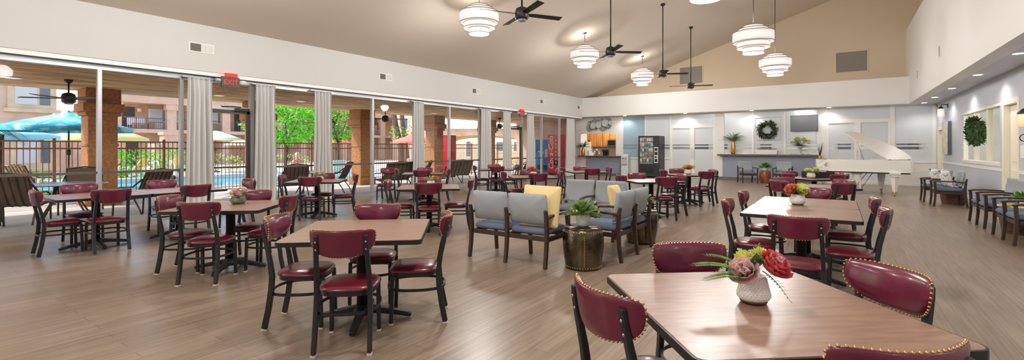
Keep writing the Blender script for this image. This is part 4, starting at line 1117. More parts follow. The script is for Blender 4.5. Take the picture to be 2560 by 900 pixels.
for s_ in (-.08, 0, .08): m.span((x + s_ - .014, y - .2, .09), (x + s_ + .014, y - .05, .105))
m.build('pedal', M['brass'], ly_)

# ================================================================ RIGHT WALL
t = thing('wall_canvas', 'textured pale canvas with dark edge on the right wall', 'wall art', (XS, 21.35, 1.79), 0)
MB().span((-.1, -.48, -.55), (0, .48, .55)).build('box_frame', M['art_edge'], t); MB().span((-.112, -.475, -.545), (-.1, .475, .545)).build('canvas', M['art_canvas'], t)
wreath('bushy green wreath hanging in the office window on the right wall', (XS - .1, 17.15, 1.9), .2, .17, PI / 2, 'leaf_dark', 33, 700)
t = thing('wall_sconce', 'black bracket wall sconce with white cylinder shade above the canvas', 'wall lamp', (XS, 21.5, 2.52), 0)
MB().span((-.02, -.06, .3), (0, .06, .44)).build('wall_plate', M['black_metal'], t); MB().tube([(-.01, 0, .4), (-.16, 0, .42), (-.18, 0, .34)], .014, 8).build('arm', M['black_metal'], t)
MB().lathe([(0, .3), (.03, .34), (.07, .3), (.07, .27)], 18, (-.18, 0, 0)).build('cap', M['black_metal'], t); MB().lathe([(.09, .27), (.095, .0), (.085, .0), (.085, .27)], 20, (-.18, 0, 0)).build('lamp_shade', M['lamp_glass'], t)
t = thing('wall_sconce', 'amber glass wall lantern at the right edge beside the cream door', 'wall lamp', (XS, 13.1, 1.55), 0)
MB().span((-.02, -.06, .1), (0, .06, .3)).build('wall_plate', M['black_metal'], t)
MB().tube([(-.1 + .07 * math.cos(2*PI*k/20), 0, .1 + .07 * math.sin(2*PI*k/20)) for k in range(20)], .008, 6, True).build('scroll', M['black_metal'], t)
MB().tube([(-.02, 0, .2), (-.1, 0, .17), (-.1, 0, .3)], .012, 8).build('arm', M['black_metal'], t)
MB().lathe([(.05, .3), (.1, .32), (.1, .56), (.07, .58), (0, .58)], 18, (-.1, 0, 0)).build('lamp_shade', M['lamp_amber'], t); MB().lathe([(.105, .56), (.11, .58), (.04, .66), (0, .68)], 18, (-.1, 0, 0)).build('cap', M['black_metal'], t)
o = MB().span((XS - .012, 13.55, 1.25), (XS, 13.78, 1.5)).build('notice_sheet', M['paper']); tag(o, 'white paper notice on the blue wall beside the amber lantern', 'notice')

# ================================================================ PENDANTS, FANS AND DOWNLIGHTS
def build_pendant(label, drop):
    t = thing('pendant_lamp', label, 'pendant lamp', (0, 0, 0), 0, 'white tiered pendant lamps')
    for r, z0, z1 in ((.235, .62, .70), (.35, .53, .62), (.485, .27, .53), (.385, .14, .27), (.245, .0, .13)):
        m = MB().lathe([(r - .006, z0 + .004), (r, z0), (r, z1), (r - .006, z1 - .004)], 40)
        s_ = m.build('shade_tier', M['shade_white'], t)
        m = MB()
        for z in (z0, z1): m.lathe([(r + .004, z - .009), (r + .004, z + .009), (r - .004, z + .009), (r - .004, z - .009), (r + .004, z - .009)], 40, caps=False)
        m.build('tier_rim', M['grille_grey'], s_)
    m = MB()
    for r, z in ((.24, .012), (.38, .15), (.48, .28), (.35, .61), (.235, .69)):
        ri = {.24: 0, .38: .235, .48: .37, .35: .23, .235: .02}[r]
        m.lathe([(ri, z), (r - .004, z)], 40, caps=False)
    m.build('diffuser', M['shade_white'], t)
    MB().tube([(0, 0, .69), (0, 0, .69 + drop)], .011, 8).build('stem', M['sling_frame'], t)
    MB().lathe([(.012, .66 + drop), (.06, .675 + drop), (.075, .69 + drop), (.075, .72 + drop), (0, .72 + drop)], 20).build('canopy', M['sling_frame'], t)
    return t
pend = [(-7.37, 9.19, 4.31, 'white tiered pendant at the left, nearest of the row by the windows'), (-7.2, 14.8, 4.27, 'white tiered pendant, second of the row by the windows'), (-7.05, 20.2, 4.22, 'white tiered pendant, farthest of the row by the windows'),
        (-1.8, 8.25, 3.93, 'white tiered pendant just cut off by the top edge'), (-1.79, 13.5, 3.9, 'white tiered pendant at the right, nearer of the high pair'), (-1.73, 18.0, 3.9, 'white tiered pendant at the right, farther of the high pair')]
lamps = []
for x, y, z, l in pend:
    d = cz(x) - z - .70
    t = build_pendant(l, d); t.location = (x, y, z); lamps.append((x, y, z))
def build_fan(label, drop, ang, blade_mt, R=.80, n=4, grp='black ceiling fans'):
    t = thing('ceiling_fan', label, 'ceiling fan', (0, 0, 0), ang, grp)
    MB().lathe([(0, -.1), (.1, -.1), (.125, -.07), (.13, .03), (.11, .1), (.05, .13), (0, .13)], 28).build('motor', M['black_metal'], t)
    MB().lathe([(.0, -.13), (.07, -.13), (.09, -.1), (0, -.1)], 24).build('switch_cup', M['grey_metal'], t)
    MB().tube([(0, 0, .12), (0, 0, drop - .02)], .017, 8).build('downrod', M['black_metal'], t)
    MB().lathe([(.02, drop - .09), (.07, drop - .05), (.08, drop), (0, drop)], 18).build('canopy', M['black_metal'], t)
    for k in range(n):
        a = 2 * PI * k / n; m = MB()
        pts = [(r * math.cos(a), r * math.sin(a), 0.0) for r in (.11, .2, .45, R)]
        sd = V((-math.sin(a), math.cos(a), -.22)).normalized()
        m.sweep(pts, [.07, .115, .125, .135], .009, side=tuple(sd)); m.build('blade', M[blade_mt], t)
    return t
for y, ang, l in ((7.17, 57, 'black ceiling fan nearest the viewer, beside the first pendant'), (11.26, 40, 'black ceiling fan on a long rod, second from the viewer'), (15.6, 26, 'black ceiling fan on a long rod, third from the viewer'), (19.2, 20, 'black ceiling fan on a long rod, farthest and lowest in view')):
    d = cz(-4.75) - 3.9; t = build_fan(l, d, math.radians(ang), 'black_metal'); t.location = (-4.75, y, 3.9)
cans = []
def can(label, x, y, z=HEAD, grp='recessed downlights'):
    t = thing('recessed_light', label, 'ceiling light', (x, y, z), 0, grp)
    MB().lathe([(.075, -.002), (.105, -.006), (.11, -.001), (.11, .006)], 28).build('trim_ring', M['white_trim'], t)
    MB().lathe([(0, -.004), (.077, -.004)], 28).build('lens', M['can_glow'], t); cans.append((x, y, z))
for i, y in enumerate((11.9, 14.85, 17.8, 20.6, 22.9)):
    can(['recessed light in the right soffit at the top right edge', 'recessed light in the right soffit, second from the right edge', 'recessed light in the right soffit, third from the right edge', 'recessed light in the right soffit, fourth from the right edge', 'recessed light in the right soffit at the back corner'][i], 2.62, y)
for p, l in ((1562, 'above the water cooler'), (1713, 'above the white double doors'), (1879, 'above the reception desk'), (2072, 'above the piano')):
    can('recessed light in the back soffit ' + l, on_y(p, 285, 23.28)[0], 23.28)
# ================================================================ OUTSIDE: PATIO, POOL, APARTMENTS
PXE = -16.3
struct(MB().span((-17.2, Y0 - 4, -.16), (-11.75, 26, -.02)).build('ground_patio', M['concrete']))
px0, px1, py0, py1 = -27.5, -19.6, 2.0, 19.0
m = MB(); gx0, gy0, gy1 = -62, -14, 64
m.span((gx0, gy0, -1.6), (px0, gy1, -.06)).span((px1, gy0, -1.6), (-17.2, gy1, -.06)).span((px0, gy0, -1.6), (px1, py0, -.06)).span((px0, py1, -1.6), (px1, gy1, -.06)).span((-17.2, 26, -1.6), (0, gy1, -.06))
struct(m.build('ground_deck', M['deck']))
m = MB().span((px0, py0, -1.6), (px1, py1, -.2)); struct(m.build('water_pool', M['water']))
m = MB().span((px0 - .3, py0 - .3, -.06), (px0, py1 + .3, 0)).span((px1, py0 - .3, -.06), (px1 + .3, py1 + .3, 0)).span((px0, py0 - .3, -.06), (px1, py0, 0)).span((px0, py1, -.06), (px1, py1 + .3, 0))
struct(m.build('trim_6', M['concrete']))
struct(MB().span((PXE - .25, Y0 - 4, 2.98), (-11.75, 26, 3.3)).span((PXE - .4, Y0 - 4, 2.98), (PXE - .25, 26, 3.7)).build('patio_roof', M['patio_stucco']))
struct(MB().span((PXE, 24.0, 0), (-12.1, 24.2, 2.98)).build('wall_patio_end', M['stucco_pink']))
cl = ['first stucco patio column, behind the patio fan', 'stucco patio column hidden behind the second curtain', 'stucco patio column right of the leafy citrus tree', 'stucco patio column beside the red cabinet', 'farthest stucco patio column near the far door']
col0 = None
for i, y in enumerate((3.95, 8.05, 12.2, 16.35, 20.5)):
    if col0 is None:
        col0 = t = thing('patio_column', cl[i], 'column', (-15.85, y, -.02), 0, 'stucco patio columns')
        MB().span((-.38, -.38, 0), (.38, .38, .3)).build('base_block', M['stucco_col'], t, bevel=.02)
        MB().span((-.3, -.3, .3), (.3, .3, 2.3)).build('shaft', M['stucco_col'], t, bevel=.015)
        MB().span((-.32, -.32, 1.52), (.32, .32, 1.58)).build('band', M['stucco_col'], t, bevel=.01)
        m = MB().span((-.36, -.36, 2.3), (.36, .36, 2.4)).span((-.42, -.42, 2.4), (.42, .42, 2.62)).span((-.36, -.36, 2.62), (.36, .36, 3.0)); m.build('capital', M['stucco_col'], t, bevel=.02)
    else: dup(col0, cl[i], (-15.85, y, -.02))
fl = ['dark patio fan with long blades, behind the first mullion', 'dark patio fan behind the window left of the fourth curtain', 'dark patio fan between the fifth and sixth curtains']
for i, (y, a) in enumerate(((2.99, 20), (11.95, 60), (19.3, 35))):
    t = build_fan(fl[i], .42, math.radians(a), 'arm_wood', .85, 5, 'patio ceiling fans'); t.location = (-14.15, y, 2.56)
for i, (p, q) in enumerate(((33, 194), (548, 238), (752, 253), (1085, 283))):
    z_ = (2.975 - EYE) * FOC / (HOR - q); d = ray(p)
    t = thing('patio_light', 'flush white light under the patio roof ' + ['at the far left', 'seen through the exit door', 'above the round tree', 'right of the fourth curtain'][i], 'ceiling light', (d[0] * z_, d[1] * z_, 2.975), 0, 'flush patio lights')
    MB().lathe([(0, -.02), (.1, -.02), (.13, 0)], 24).build('lens', M['lamp_glass'], t); MB().lathe([(.13, 0), (.15, -.012), (.155, 0)], 24).build('trim_ring', M['white_trim'], t)
# picket fence in sections
fx = -16.75; k = 0; f0 = None; secs = [round(-4 + 2.42 * i, 2) for i in range(16)]
fn = ['section of brown picket fence %s' % s_ for s_ in ()]
for y in secs:
    nm = 'brown metal picket fence section %s' % ('left of the first column' if y < 3 else 'behind the first two curtains' if y < 8 else 'beyond the round tree' if y < 14 else 'beyond the red cabinet' if y < 22 else 'at the far end')
    if f0 is None:
        f0 = t = thing('fence_section', nm, 'fence', (fx, y, -.04), 0, 'brown picket fence sections')
        MB().span((-.03, -.03, 0), (.03, .03, 1.75)).build('post', M['fence_metal'], t)
        m = MB()
        for z in (.12, 1.48, 1.67): m.span((-.02, .03, z - .02), (.02, 2.39, z + .02))
        m.build('rails', M['fence_metal'], t)
        m = MB()
        for j in range(20): m.span((-.009, .115 + j * .116 - .009, .12), (.009, .115 + j * .116 + .009, 1.66))
        m.build('pickets', M['fence_metal'], t)
    else: dup(f0, nm, (fx, y, -.04))
# sling patio chairs on the near side of the fence
def sling_chair(label, mt, w, group):
    t = thing('patio_chair', label, 'patio chair', (0, 0, 0), 0, group)
    for s_ in (-1, 1):
        x = s_ * w / 2
        MB().tube([(x, -.52, 1.0), (x, -.45, .86), (x, -.33, .62), (x, -.22, .45), (x, -.1, .40), (x, .28, .44)], .016, 8).build('side_frame', M['sling_frame'], t)
        MB().tube([(x * 1.06, -.42, .82), (x * 1.1, -.2, .66), (x * 1.1, .1, .65), (x * 1.1, .24, .6), (x * 1.08, .28, .3), (x * 1.08, .3, 0)], .017, 8).build('armrest', M['sling_frame'], t)
        MB().tube([(x, -.2, .42), (x * 1.06, -.36, .2), (x * 1.08, -.46, 0)], .016, 8).build('leg', M['sling_frame'], t)
    pf = [(-.53, 1.0), (-.46, .86), (-.34, .62), (-.24, .46), (-.1, .41), (.1, .42), (.28, .455)]
    m = MB()
    m.sweep([(0, y, z) for y, z in pf], w - .02, .022, side=(1, 0, 0)); m.build('sling', M[mt], t)
    m = MB()
    for j in range(6): x = -w / 2 + w * (j + .5) / 6; m.sweep([(x, y, z) for y, z in [(a_ - .012, b_ - .006) for a_, b_ in pf]], .018, .02)
    m.build('woven_stripe', M['sling_frame'], t)
    MB().tube([(-w / 2, -.5, .99), (0, -.53, 1.03), (w / 2, -.5, .99)], .016, 8).build('top_rail', M['sling_frame'], t)
    return t
G = 'brown sling patio chairs'
def pc(label, mt, w, x, y, face, g=G): o = sling_chair(label, mt, w, g); o.location = (x, y, -.02); o.rotation_euler = (0, 0, math.radians(face - 90)); return o
pc('brown sling patio chair outside the far left window, back to the room', 'sling', .62, -12.42, 1.95, 150)
pc('brown sling patio chair outside, tilted right of the patio table', 'sling', .62, -12.35, 3.75, 205)
pc('brown sling patio chair on the far side of the patio table', 'sling', .62, -14.15, 3.2, -20)
pc('brown sling patio chair at the left picture edge beyond the window', 'sling', .62, -13.4, 1.55, 80)
pc('brown sling patio chair left of the third curtain', 'sling', .62, -12.75, 7.45, 160)
pc('brown sling patio chair right of the third curtain', 'sling', .6, -13.5, 9.3, 215)
pc('wide brown sling patio seat left of the fourth curtain, back to the room', 'sling', 1.0, -12.15, 10.55, 172)
pc('brown sling patio chair right of the fourth curtain', 'sling', .62, -12.6, 12.1, 215)
pc('wide brown sling patio seat left of the fifth curtain, back to the room', 'sling', .95, -12.2, 13.75, 165)
pc('brown sling patio chair beside the blue vending machine', 'sling', .6, -12.9, 19.4, 190)
G2 = 'poolside sling chairs'
pc('tan sling chair beyond the fence under the teal umbrella', 'sling_tan', .6, -18.4, 3.2, 120, G2)
pc('grey sling chair beyond the fence, left of the tan chair', 'sling_grey', .6, -18.2, 2.25, 60, G2)
pc('grey sling chair beyond the fence at the first column', 'sling_grey', .6, -18.3, 4.5, 170, G2)
def patio_table(label, x, y, r, top='patio_top'):
    t = thing('patio_table', label, 'patio table', (x, y, -.02), 0, 'round patio tables')
    MB().lathe([(0, .715), (r, .715), (r + .012, .722), (r + .012, .735), (r, .74), (0, .74)], 40).build('tabletop', M[top], t)
    for k in range(4):
        a = k * PI / 2 + .5; MB().tube([(r * .3 * math.cos(a), r * .3 * math.sin(a), .71), (r * .45 * math.cos(a), r * .45 * math.sin(a), .35), (r * .8 * math.cos(a), r * .8 * math.sin(a), 0)], .018, 8).build('leg', M['sling_frame'], t)
    return t
patio_table('round blue-grey patio table outside the far left window', -13.2, 2.75, .66)
patio_table('round patio table right of the third curtain outside', -13.4, 8.35, .6)
patio_table('round patio table outside near the red cabinet', -13.6, 15.0, .6)
# umbrellas
def umbrella(label, x, y, R, ze, za, mt, group='poolside umbrellas', n=8):
    t = thing('patio_umbrella', label, 'umbrella', (x, y, -.06), 0, group)
    m = MB(); rows = [(0.02, za), (.35, za - (za - ze) * .32), (.7, za - (za - ze) * .68), (1, ze), (1.0, ze - .13)]; vs = []
    seg = n * 4
    for f, z in rows:
        for k in range(seg):
            q = 2 * PI * k / seg; w = (k % 4) / 4; sc = 1 - .045 * math.sin(PI * w) * f; sag = -.05 * math.sin(PI * w) * f * (f < .99)
            vs.append((R * f * sc * math.cos(q), R * f * sc * math.sin(q), z + sag))
    m.add(vs, [(i * seg + k, i * seg + (k + 1) % seg, (i + 1) * seg + (k + 1) % seg, (i + 1) * seg + k) for i in range(len(rows) - 1) for k in range(seg)], True)
    m.build('canopy', M[mt], t)
    MB().tube([(0, 0, .05), (0, 0, za + .05)], .022, 8).build('pole', M['bark'], t)
    for k in range(n): q = 2 * PI * k / n; MB().tube([(.02 * math.cos(q), .02 * math.sin(q), za - .03), (R * .99 * math.cos(q), R * .99 * math.sin(q), ze - .02)], .008, 5).build('rib', M['bark'], t)
    MB().lathe([(0, 0), (.26, 0), (.26, .05), (.04, .1), (.04, .3), (0, .3)], 20).build('base', M['sling_frame'], t)
    MB().lathe([(0, 0), (.05, .02), (.05, .16), (0, .18)], 12, (0, 0, 1.3)).build('crank', M['black_metal'], t)
umbrella('teal poolside umbrella left of the first patio column', -18.02, 3.81, 1.5, 2.1, 2.53, 'teal_mottled')
umbrella('pale teal umbrella behind the palm at the left edge', -22.5, 2.95, 1.6, 1.93, 2.32, 'teal_pale')
umbrella('yellow umbrella behind the first patio column', -24, 6.0, 1.6, 1.9, 2.5, 'yellow_sun')
umbrella('cream umbrella seen through the exit door', -32, 13.6, 1.45, 2.12, 2.6, 'cream_cloth')
umbrella('smaller cream umbrella farther off through the exit door', -38, 17.9, 1.1, 1.85, 2.2, 'cream_cloth')
umbrella('coral umbrella behind the fourth curtain', -22, 20.9, 1.35, 1.95, 2.4, 'coral_cloth')
umbrella('distant coral umbrella right of the citrus tree', -34, 23.6, 1.2, 2.0, 2.35, 'coral_cloth')
# planting
def crown(name, label, x, y, zc, rx, rz_, n, mt, ls, trunk, seed, cat='tree', grp=None, lean=(0, 0), zb=-.06):
    rg = random.Random(seed); t = thing(name, label, cat, (x, y, zb), 0, grp); m = MB()
    for k in range(n):
        u = rg.uniform(-1, 1); a = rg.uniform(0, 2 * PI); r = rg.uniform(.72, 1.02) ** .6; s_ = math.sqrt(1 - u * u)
        wob = 1 + .1 * math.sin(5 * a + 4 * u) + .06 * math.sin(9 * a - 7 * u)
        p = V((rx * r * wob * s_ * math.cos(a), rx * r * wob * s_ * math.sin(a), zc + rz_ * r * wob * u))
        d = V((s_ * math.cos(a), s_ * math.sin(a), u + .1)) + V((rg.uniform(-.7, .7), rg.uniform(-.7, .7), rg.uniform(-.6, .6)))
        m.leaf(p, d, (rg.uniform(-1, 1), rg.uniform(-1, 1), 1), ls * rg.uniform(.7, 1.3), ls * .55)
    m.build('foliage', M[mt], t)
    if trunk:
        m = MB(); m.tube([(lean[0], lean[1], 0), (lean[0] * .5, lean[1] * .5, zc * .4), (0, 0, zc)], [trunk, trunk * .8, trunk * .5], 9)
        for k in range(5): a = k * 1.3; m.tube([(lean[0] * .3, lean[1] * .3, zc * .55), (rx * .4 * math.cos(a), rx * .4 * math.sin(a), zc * .85), (rx * .75 * math.cos(a), rx * .75 * math.sin(a), zc + rz_ * .3)], [trunk * .5, trunk * .35, trunk * .15], 6)
        m.build('trunk', M['bark'], t)
    return t
crown('clipped_tree', 'round clipped green tree between the second and third curtains', -30, 17.0, 3.15, 2.25, 1.2, 3400, 'leaf_tree', .26, .12, 1)
crown('citrus_tree', 'loose yellow-green citrus tree right of the third curtain', -28, 19.6, 3.25, 1.35, 1.15, 1500, 'leaf_citrus', .26, .09, 2)
crown('shade_tree', 'dark tall tree far behind the round clipped tree', -44, 29, 6.4, 2.6, 1.8, 900, 'leaf_dark', .4, .2, 3)
for i, (p, X_, w, h, mt, l) in enumerate(((72, -21, .95, .6, 'leaf_hedge', 'yellow-green bush beyond the fence at the far left'), (345, -30.5, 1.1, 1.2, 'leaf_tree', 'bright green shrub left of the stucco pillar'), (385, -33.4, 1.3, .95, 'leaf_hedge', 'low pale hedge right of the bright shrub'), (436, -34, 1.0, 1.2, 'leaf_tree', 'green shrub at the first curtain'), (546, -34, 1.4, .9, 'leaf_hedge', 'round pale bush seen through the exit door'), (715, -34, 1.6, .9, 'leaf_hedge', 'pale bush under the clipped tree'), (1145, -22.6, .8, .5, 'leaf_hedge', 'small bush right of the red cabinet'), (1245, -24, 1.6, .55, 'leaf_hedge', 'low hedge beyond the fence between the far curtains'), (1298, -24, 1.4, .55, 'leaf_hedge', 'low hedge seen through the far glass door'), (290, -30, .6, 1.2, 'leaf_tree', 'slim green shrub right of the first column'))):
    q = on_x(p, 390, X_); crown('bush', l, q[0], q[1], h * .55, w, h * .6, 420, mt, .16, 0, 50 + i, 'bush', 'poolside bushes')
rg = random.Random(9); t = thing('small_palm', 'feathery small palm at the left picture edge', 'palm', (-17.95, 2.46, -.06))
MB().tube([(0, 0, 0), (.05, 0, .8), (0, 0, 1.85)], [.09, .075, .08], 10).build('trunk', M['bark'], t)
m = MB()
for k in range(34):
    a = rg.uniform(0, 2 * PI); e = rg.uniform(-.1, 1.3); spray(m, (0, 0, 1.85), (math.cos(a) * math.cos(e), math.sin(a) * math.cos(e), math.sin(e)), rg.uniform(.5, .8), 14, .014, .2, .75)
m.build('fronds', M['leaf_dark'], t)
t = thing('leaning_tree', 'pair of leaning dark trunks left of the fourth curtain', 'tree', on_x(1006, 390, -30)[:2] + (-.06,))
MB().tube([(0, 0, 0), (-.3, .1, 1.6), (-1.0, .1, 3.6), (-1.5, 0, 6.2)], [.3, .26, .24, .2], 10).build('trunk', M['bark'], t)
MB().tube([(.3, .2, 0), (.2, .2, 1.6), (-.2, .2, 3.6), (-.4, .1, 6.2)], [.26, .22, .2, .17], 10).build('trunk', M['bark'], t)
m = MB()
for k in range(160): m.leaf((rg.uniform(-1.2, .9), rg.uniform(-.5, .5), rg.uniform(1.9, 3.3)), (rg.uniform(-1, 1), rg.uniform(-1, 1), rg.uniform(-.4, 1)), (0, 0, 1), .3, .14)
m.build('foliage', M['leaf_citrus'], t)

# ---- apartment wing beyond the pool (balconies)
AX = -48.0
def ay(px): return on_x(px, 300, AX)[1]
def az(px, py): return on_x(px, py, AX)[2]
t = thing('apartment_building', 'tan two-storey apartment block with balcony beyond the pool', 'building', (0, 0, 0))
m = MB()
y0_, y1_ = ay(284), 70.0
m.span((AX - 7, y0_, 5.35), (AX, y1_, 6.3))
m.span((AX - 7, y0_, -.06), (AX - 2.2, y1_, 5.35))
m.build('wall', M['stucco_tan'], t)
MB().span((AX - 7, y0_, 5.25), (AX + .15, y1_, 5.95)).build('eave_beam', M['stucco_pink'], t)
MB().span((AX - 2.2, y0_, 2.75), (AX + .02, y1_, 3.05)).build('balcony_slab', M['stucco_pink'], t)
m = MB(); m.add([(AX - 7.3, y0_ - .3, 6.3), (AX + .5, y0_ - .3, 6.3), (AX + .5, y1_, 6.3), (AX - 7.3, y1_, 6.3), (AX - 3.4, y0_ + 2, 8.0), (AX - 3.4, y1_ - 2, 8.0)], [(0, 1, 4), (1, 2, 5, 4), (2, 3, 5), (3, 0, 4, 5), (3, 2, 1, 0)]); m.build('roof', M['roof_tile'], t)
for p in (290, 430, 480, 566, 640, 705, 760, 812, 862, 915, 958):
    y = ay(p); m = MB().span((AX - .5, y - .35, 0), (AX, y + .35, 5.3)).span((AX - .55, y - .45, 4.75), (AX + .08, y + .45, 5.25)); m.build('column', M['stucco_pink'], t)
for a, b in ((292, 428), (432, 478), (482, 564), (568, 640), (760, 812), (815, 860), (920, 956)):
    ya, yb = ay(a) + .4, ay(b) - .4; m = MB().span((AX - .08, ya, 3.95), (AX - .04, yb, 4.0)).span((AX - .08, ya, 3.1), (AX - .04, yb, 3.14))
    n = max(4, int((yb - ya) / .14))
    for j in range(n): y = ya + (yb - ya) * (j + .5) / n; m.span((AX - .07, y - .012, 3.12), (AX - .05, y + .012, 3.97))
    m.build('railing', M['dark_door'], t)
RX = AX - 2.2
def ry(px): return on_x(px, 300, RX)[1]
for a, b, z0, z1 in ((305, 336, 3.05, 5.0), (586, 600, 3.05, 5.0), (316, 345, 0, 2.1), (700, 722, 0, 2.1), (826, 842, 3.05, 5.0)):
    d = MB().span((RX, ry(a), z0), (RX + .08, ry(b), z1)).build('door', M['dark_door'], t); MB().span((RX + .08, ry(a) + .12, z0 + 1.0), (RX + .14, ry(a) + .2, z0 + 1.1)).build('handle', M['steel'], d)
for a, b, z0, z1 in ((373, 424, 3.85, 4.85), (528, 552, 3.9, 4.9), (440, 470, 3.9, 4.9), (372, 420, .9, 2.0), (740, 765, 3.9, 4.9), (690, 730, 3.9, 4.9), (845, 862, .9, 2.0), (930, 948, 3.9, 4.9)):
    f = MB().span((RX, ry(a) - .08, z0 - .08), (RX + .1, ry(b) + .08, z1 + .08)).build('window', M['white_trim'], t); ym = (ry(a) * .4 + ry(b) * .6)
    MB().span((RX + .1, ry(a), z0), (RX + .12, ym - .04, z1)).build('pane', M['win_light'], f); MB().span((RX + .1, ym + .04, z0), (RX + .12, ry(b), z1)).build('pane', M['win_dark'], f)
MB().lathe([(0, 0), (.16, 0), (.2, .25), (.1, .35), (0, .35)], 10, (RX + .15, ry(347), 4.6)).build('wall_light', M['ceramic_white'], t)
MB().span((RX, ry(386), 3.1), (RX + .5, ry(402), 3.7)).build('air_conditioner', M['ceramic_white'], t)
for i, p in enumerate((352, 376)):
    q = thing('balcony_chair', 'pale balcony chair on the apartment balcony, %s' % ('left' if i == 0 else 'right') + ' one', 'chair', (AX - 1.2, ay(p) - .2, 3.05), 0, 'balcony chairs')
    MB().box((0, 0, .42), (.6, .6, .05)).build('seat', M['towel_white'], q); MB().box((-.3, 0, .75), (.05, .6, .6), ry=-.15).build('backrest', M['towel_white'], q)
    for sx in (-.26, .26):
        for sy in (-.26, .26): MB().span((sx - .02, sy - .02, 0), (sx + .02, sy + .02, .4)).build('leg', M['towel_white'], q)
q = thing('balcony_table', 'small wooden table between the balcony chairs', 'table', (AX - .9, ay(362), 3.05)); MB().box((0, 0, .5), (.5, 1.3, .05)).build('tabletop', M['honey_wood'], q)
for sy in (-.55, .55): MB().span((-.2, sy - .03, 0), (.2, sy + .03, .48)).build('leg', M['honey_wood'], q)
# stucco gate pillars in front of the apartments
for i, (p, X_, h, w) in enumerate(((423, -40, 2.45, .9), (404, -36, 1.55, .95))):
    y = on_x(p, 380, X_)[1]; t = thing('garden_pillar', ['taller stucco pillar left of the first curtain', 'shorter stucco pillar with pale band left of the first curtain'][i], 'pillar', (X_, y, -.06), 0, 'stucco garden pillars')
    MB().span((-w / 2, -w / 2, 0), (w / 2, w / 2, h)).build('shaft', M['stucco_pink'], t); MB().span((-w / 2 - .08, -w / 2 - .08, h), (w / 2 + .08, w / 2 + .08, h + .22)).build('cap', M['stucco_pink'], t); MB().span((-w/2-.04, -w/2-.04, .5), (w/2+.04, w/2+.04, .6)).build('band', M['white_trim'], t)
# ---- nearer apartment end at the far left
BX_ = -34.0
def by(p): return on_x(p, 300, BX_)[1]
def bz(p, q): return on_x(p, q, BX_)[2]
t = thing('apartment_building', 'pink stucco apartment end with large upper window at the far left', 'building', (0, 0, 0))
MB().span((BX_ - 6, -12, -.06), (BX_, by(131), 7.2)).build('wall', M['stucco_pink'], t)
for (a, b, u, v) in ((36, 124, 212, 262), (42, 124, 345, 408)):
    z1, z0 = bz(80, u), bz(80, v)
    f = MB().span((BX_, by(a) - .25, z0 - .25), (BX_ + .12, by(b) + .25, z1 + .25)).build('window', M['stucco_tan'], t); ym = by(a) + (by(b) - by(a)) * .66
    MB().span((BX_ + .12, by(a), z0), (BX_ + .14, ym - .05, z1)).build('pane', M['blind'], f); MB().span((BX_ + .12, ym + .05, z0), (BX_ + .14, by(b), z1)).build('pane', M['win_dark'], f)
    MB().span((BX_, by(a) - .4, z0 - .4), (BX_ + .25, by(b) + .4, z0 - .22)).build('sill', M['stucco_tan'], f)
t = thing('apartment_building', 'low stucco gable roofs seen between the first column and apartments', 'building', (0, 0, 0))
ya, yb = on_x(128, 300, -40)[1], on_x(225, 300, -40)[1]
MB().span((-47, ya, -.06), (-40, yb, 3.2)).build('wall', M['stucco_pink'], t)
ym = on_x(150, 300, -40)[1] + .6
m = MB(); m.add([(-40, ya, 3.2), (-40, yb, 3.2), (-40, ym + 1.2, 4.6), (-47, ya, 3.2), (-47, yb, 3.2), (-47, ym + 1.2, 4.6)], [(0, 1, 2), (5, 4, 3), (0, 2, 5, 3), (1, 4, 5, 2), (0, 3, 4, 1)]); m.build('gable_roof', M['stucco_tan'], t)
# ---- far wing and pool pavilion to the right
WY = 40.0
t = thing('apartment_building', 'distant tan apartment wing behind the white-roofed pavilion', 'building', (0, 0, 0))
MB().span((-46, WY, -.06), (-4, WY + 6, 7.4)).build('wall', M['stucco_pink'], t)
def wx(p): return on_y(p, 300, WY)[0]
for a, b, z0, z1 in ((1006, 1022, 3.6, 5.2), (1050, 1070, 3.6, 5.2), (1100, 1112, .8, 2.2), (1165, 1180, .4, 2.3), (1240, 1262, 1.0, 2.2), (1284, 1302, 1.0, 2.2)):
    f = MB().span((wx(a), WY - .1, z0), (wx(b), WY, z1)).build('window', M['white_trim'], t); MB().span((wx(a) + .12, WY - .12, z0 + .12), (wx(b) - .12, WY - .1, z1 - .12)).build('pane', M['win_dark'], f)
MB().span((-46.4, WY - .6, 7.2), (-3.6, WY + 6, 7.6)).build('eave', M['roof_tile'], t)
t = thing('pool_pavilion', 'open stucco pavilion with white hipped roof beyond the fence', 'pavilion', (-21.6, 27.4, -.06), .55)
hw = 3.1
m = MB(); e = hw + .25; m.add([(-e, -e, 2.86), (e, -e, 2.86), (e, e, 2.86), (-e, e, 2.86), (-.5, 0, 4.25), (.5, 0, 4.25), (-e, -e, 2.8), (e, -e, 2.8), (e, e, 2.8), (-e, e, 2.8)], [(0, 1, 5, 4), (1, 2, 5), (2, 3, 4, 5), (3, 0, 4), (9, 8, 7, 6), (0, 6, 7, 1), (1, 7, 8, 2), (2, 8, 9, 3), (3, 9, 6, 0)]); m.build('roof', M['roof_white'], t)
for sx, sy in ((-1, -1), (1, -1), (1, 1), (-1, 1)): MB().span((sx * hw - .3, sy * hw - .3, 0), (sx * hw + .3, sy * hw + .3, 2.3)).build('post', M['stucco_tan'], t)
m = MB()
for a in range(4):
    mm = Matrix.Rotation(a * PI / 2, 3, 'Z'); pts = [(-hw, 2.8), (hw, 2.8), (hw, 1.9)] + [(hw - .3 - (2 * hw - .6) * k / 12, 1.95 + .42 * math.sin(PI * k / 12) ** .5) for k in range(13)] + [(-hw, 1.9)]
    vs = [mm @ V((x, -hw - .12, z)) for x, z in pts] + [mm @ V((x, -hw + .12, z)) for x, z in pts]; n = len(pts)
    m.add(vs, [list(range(n))[::-1], list(range(n, 2 * n))] + [(i, (i + 1) % n, n + (i + 1) % n, n + i) for i in range(n)])
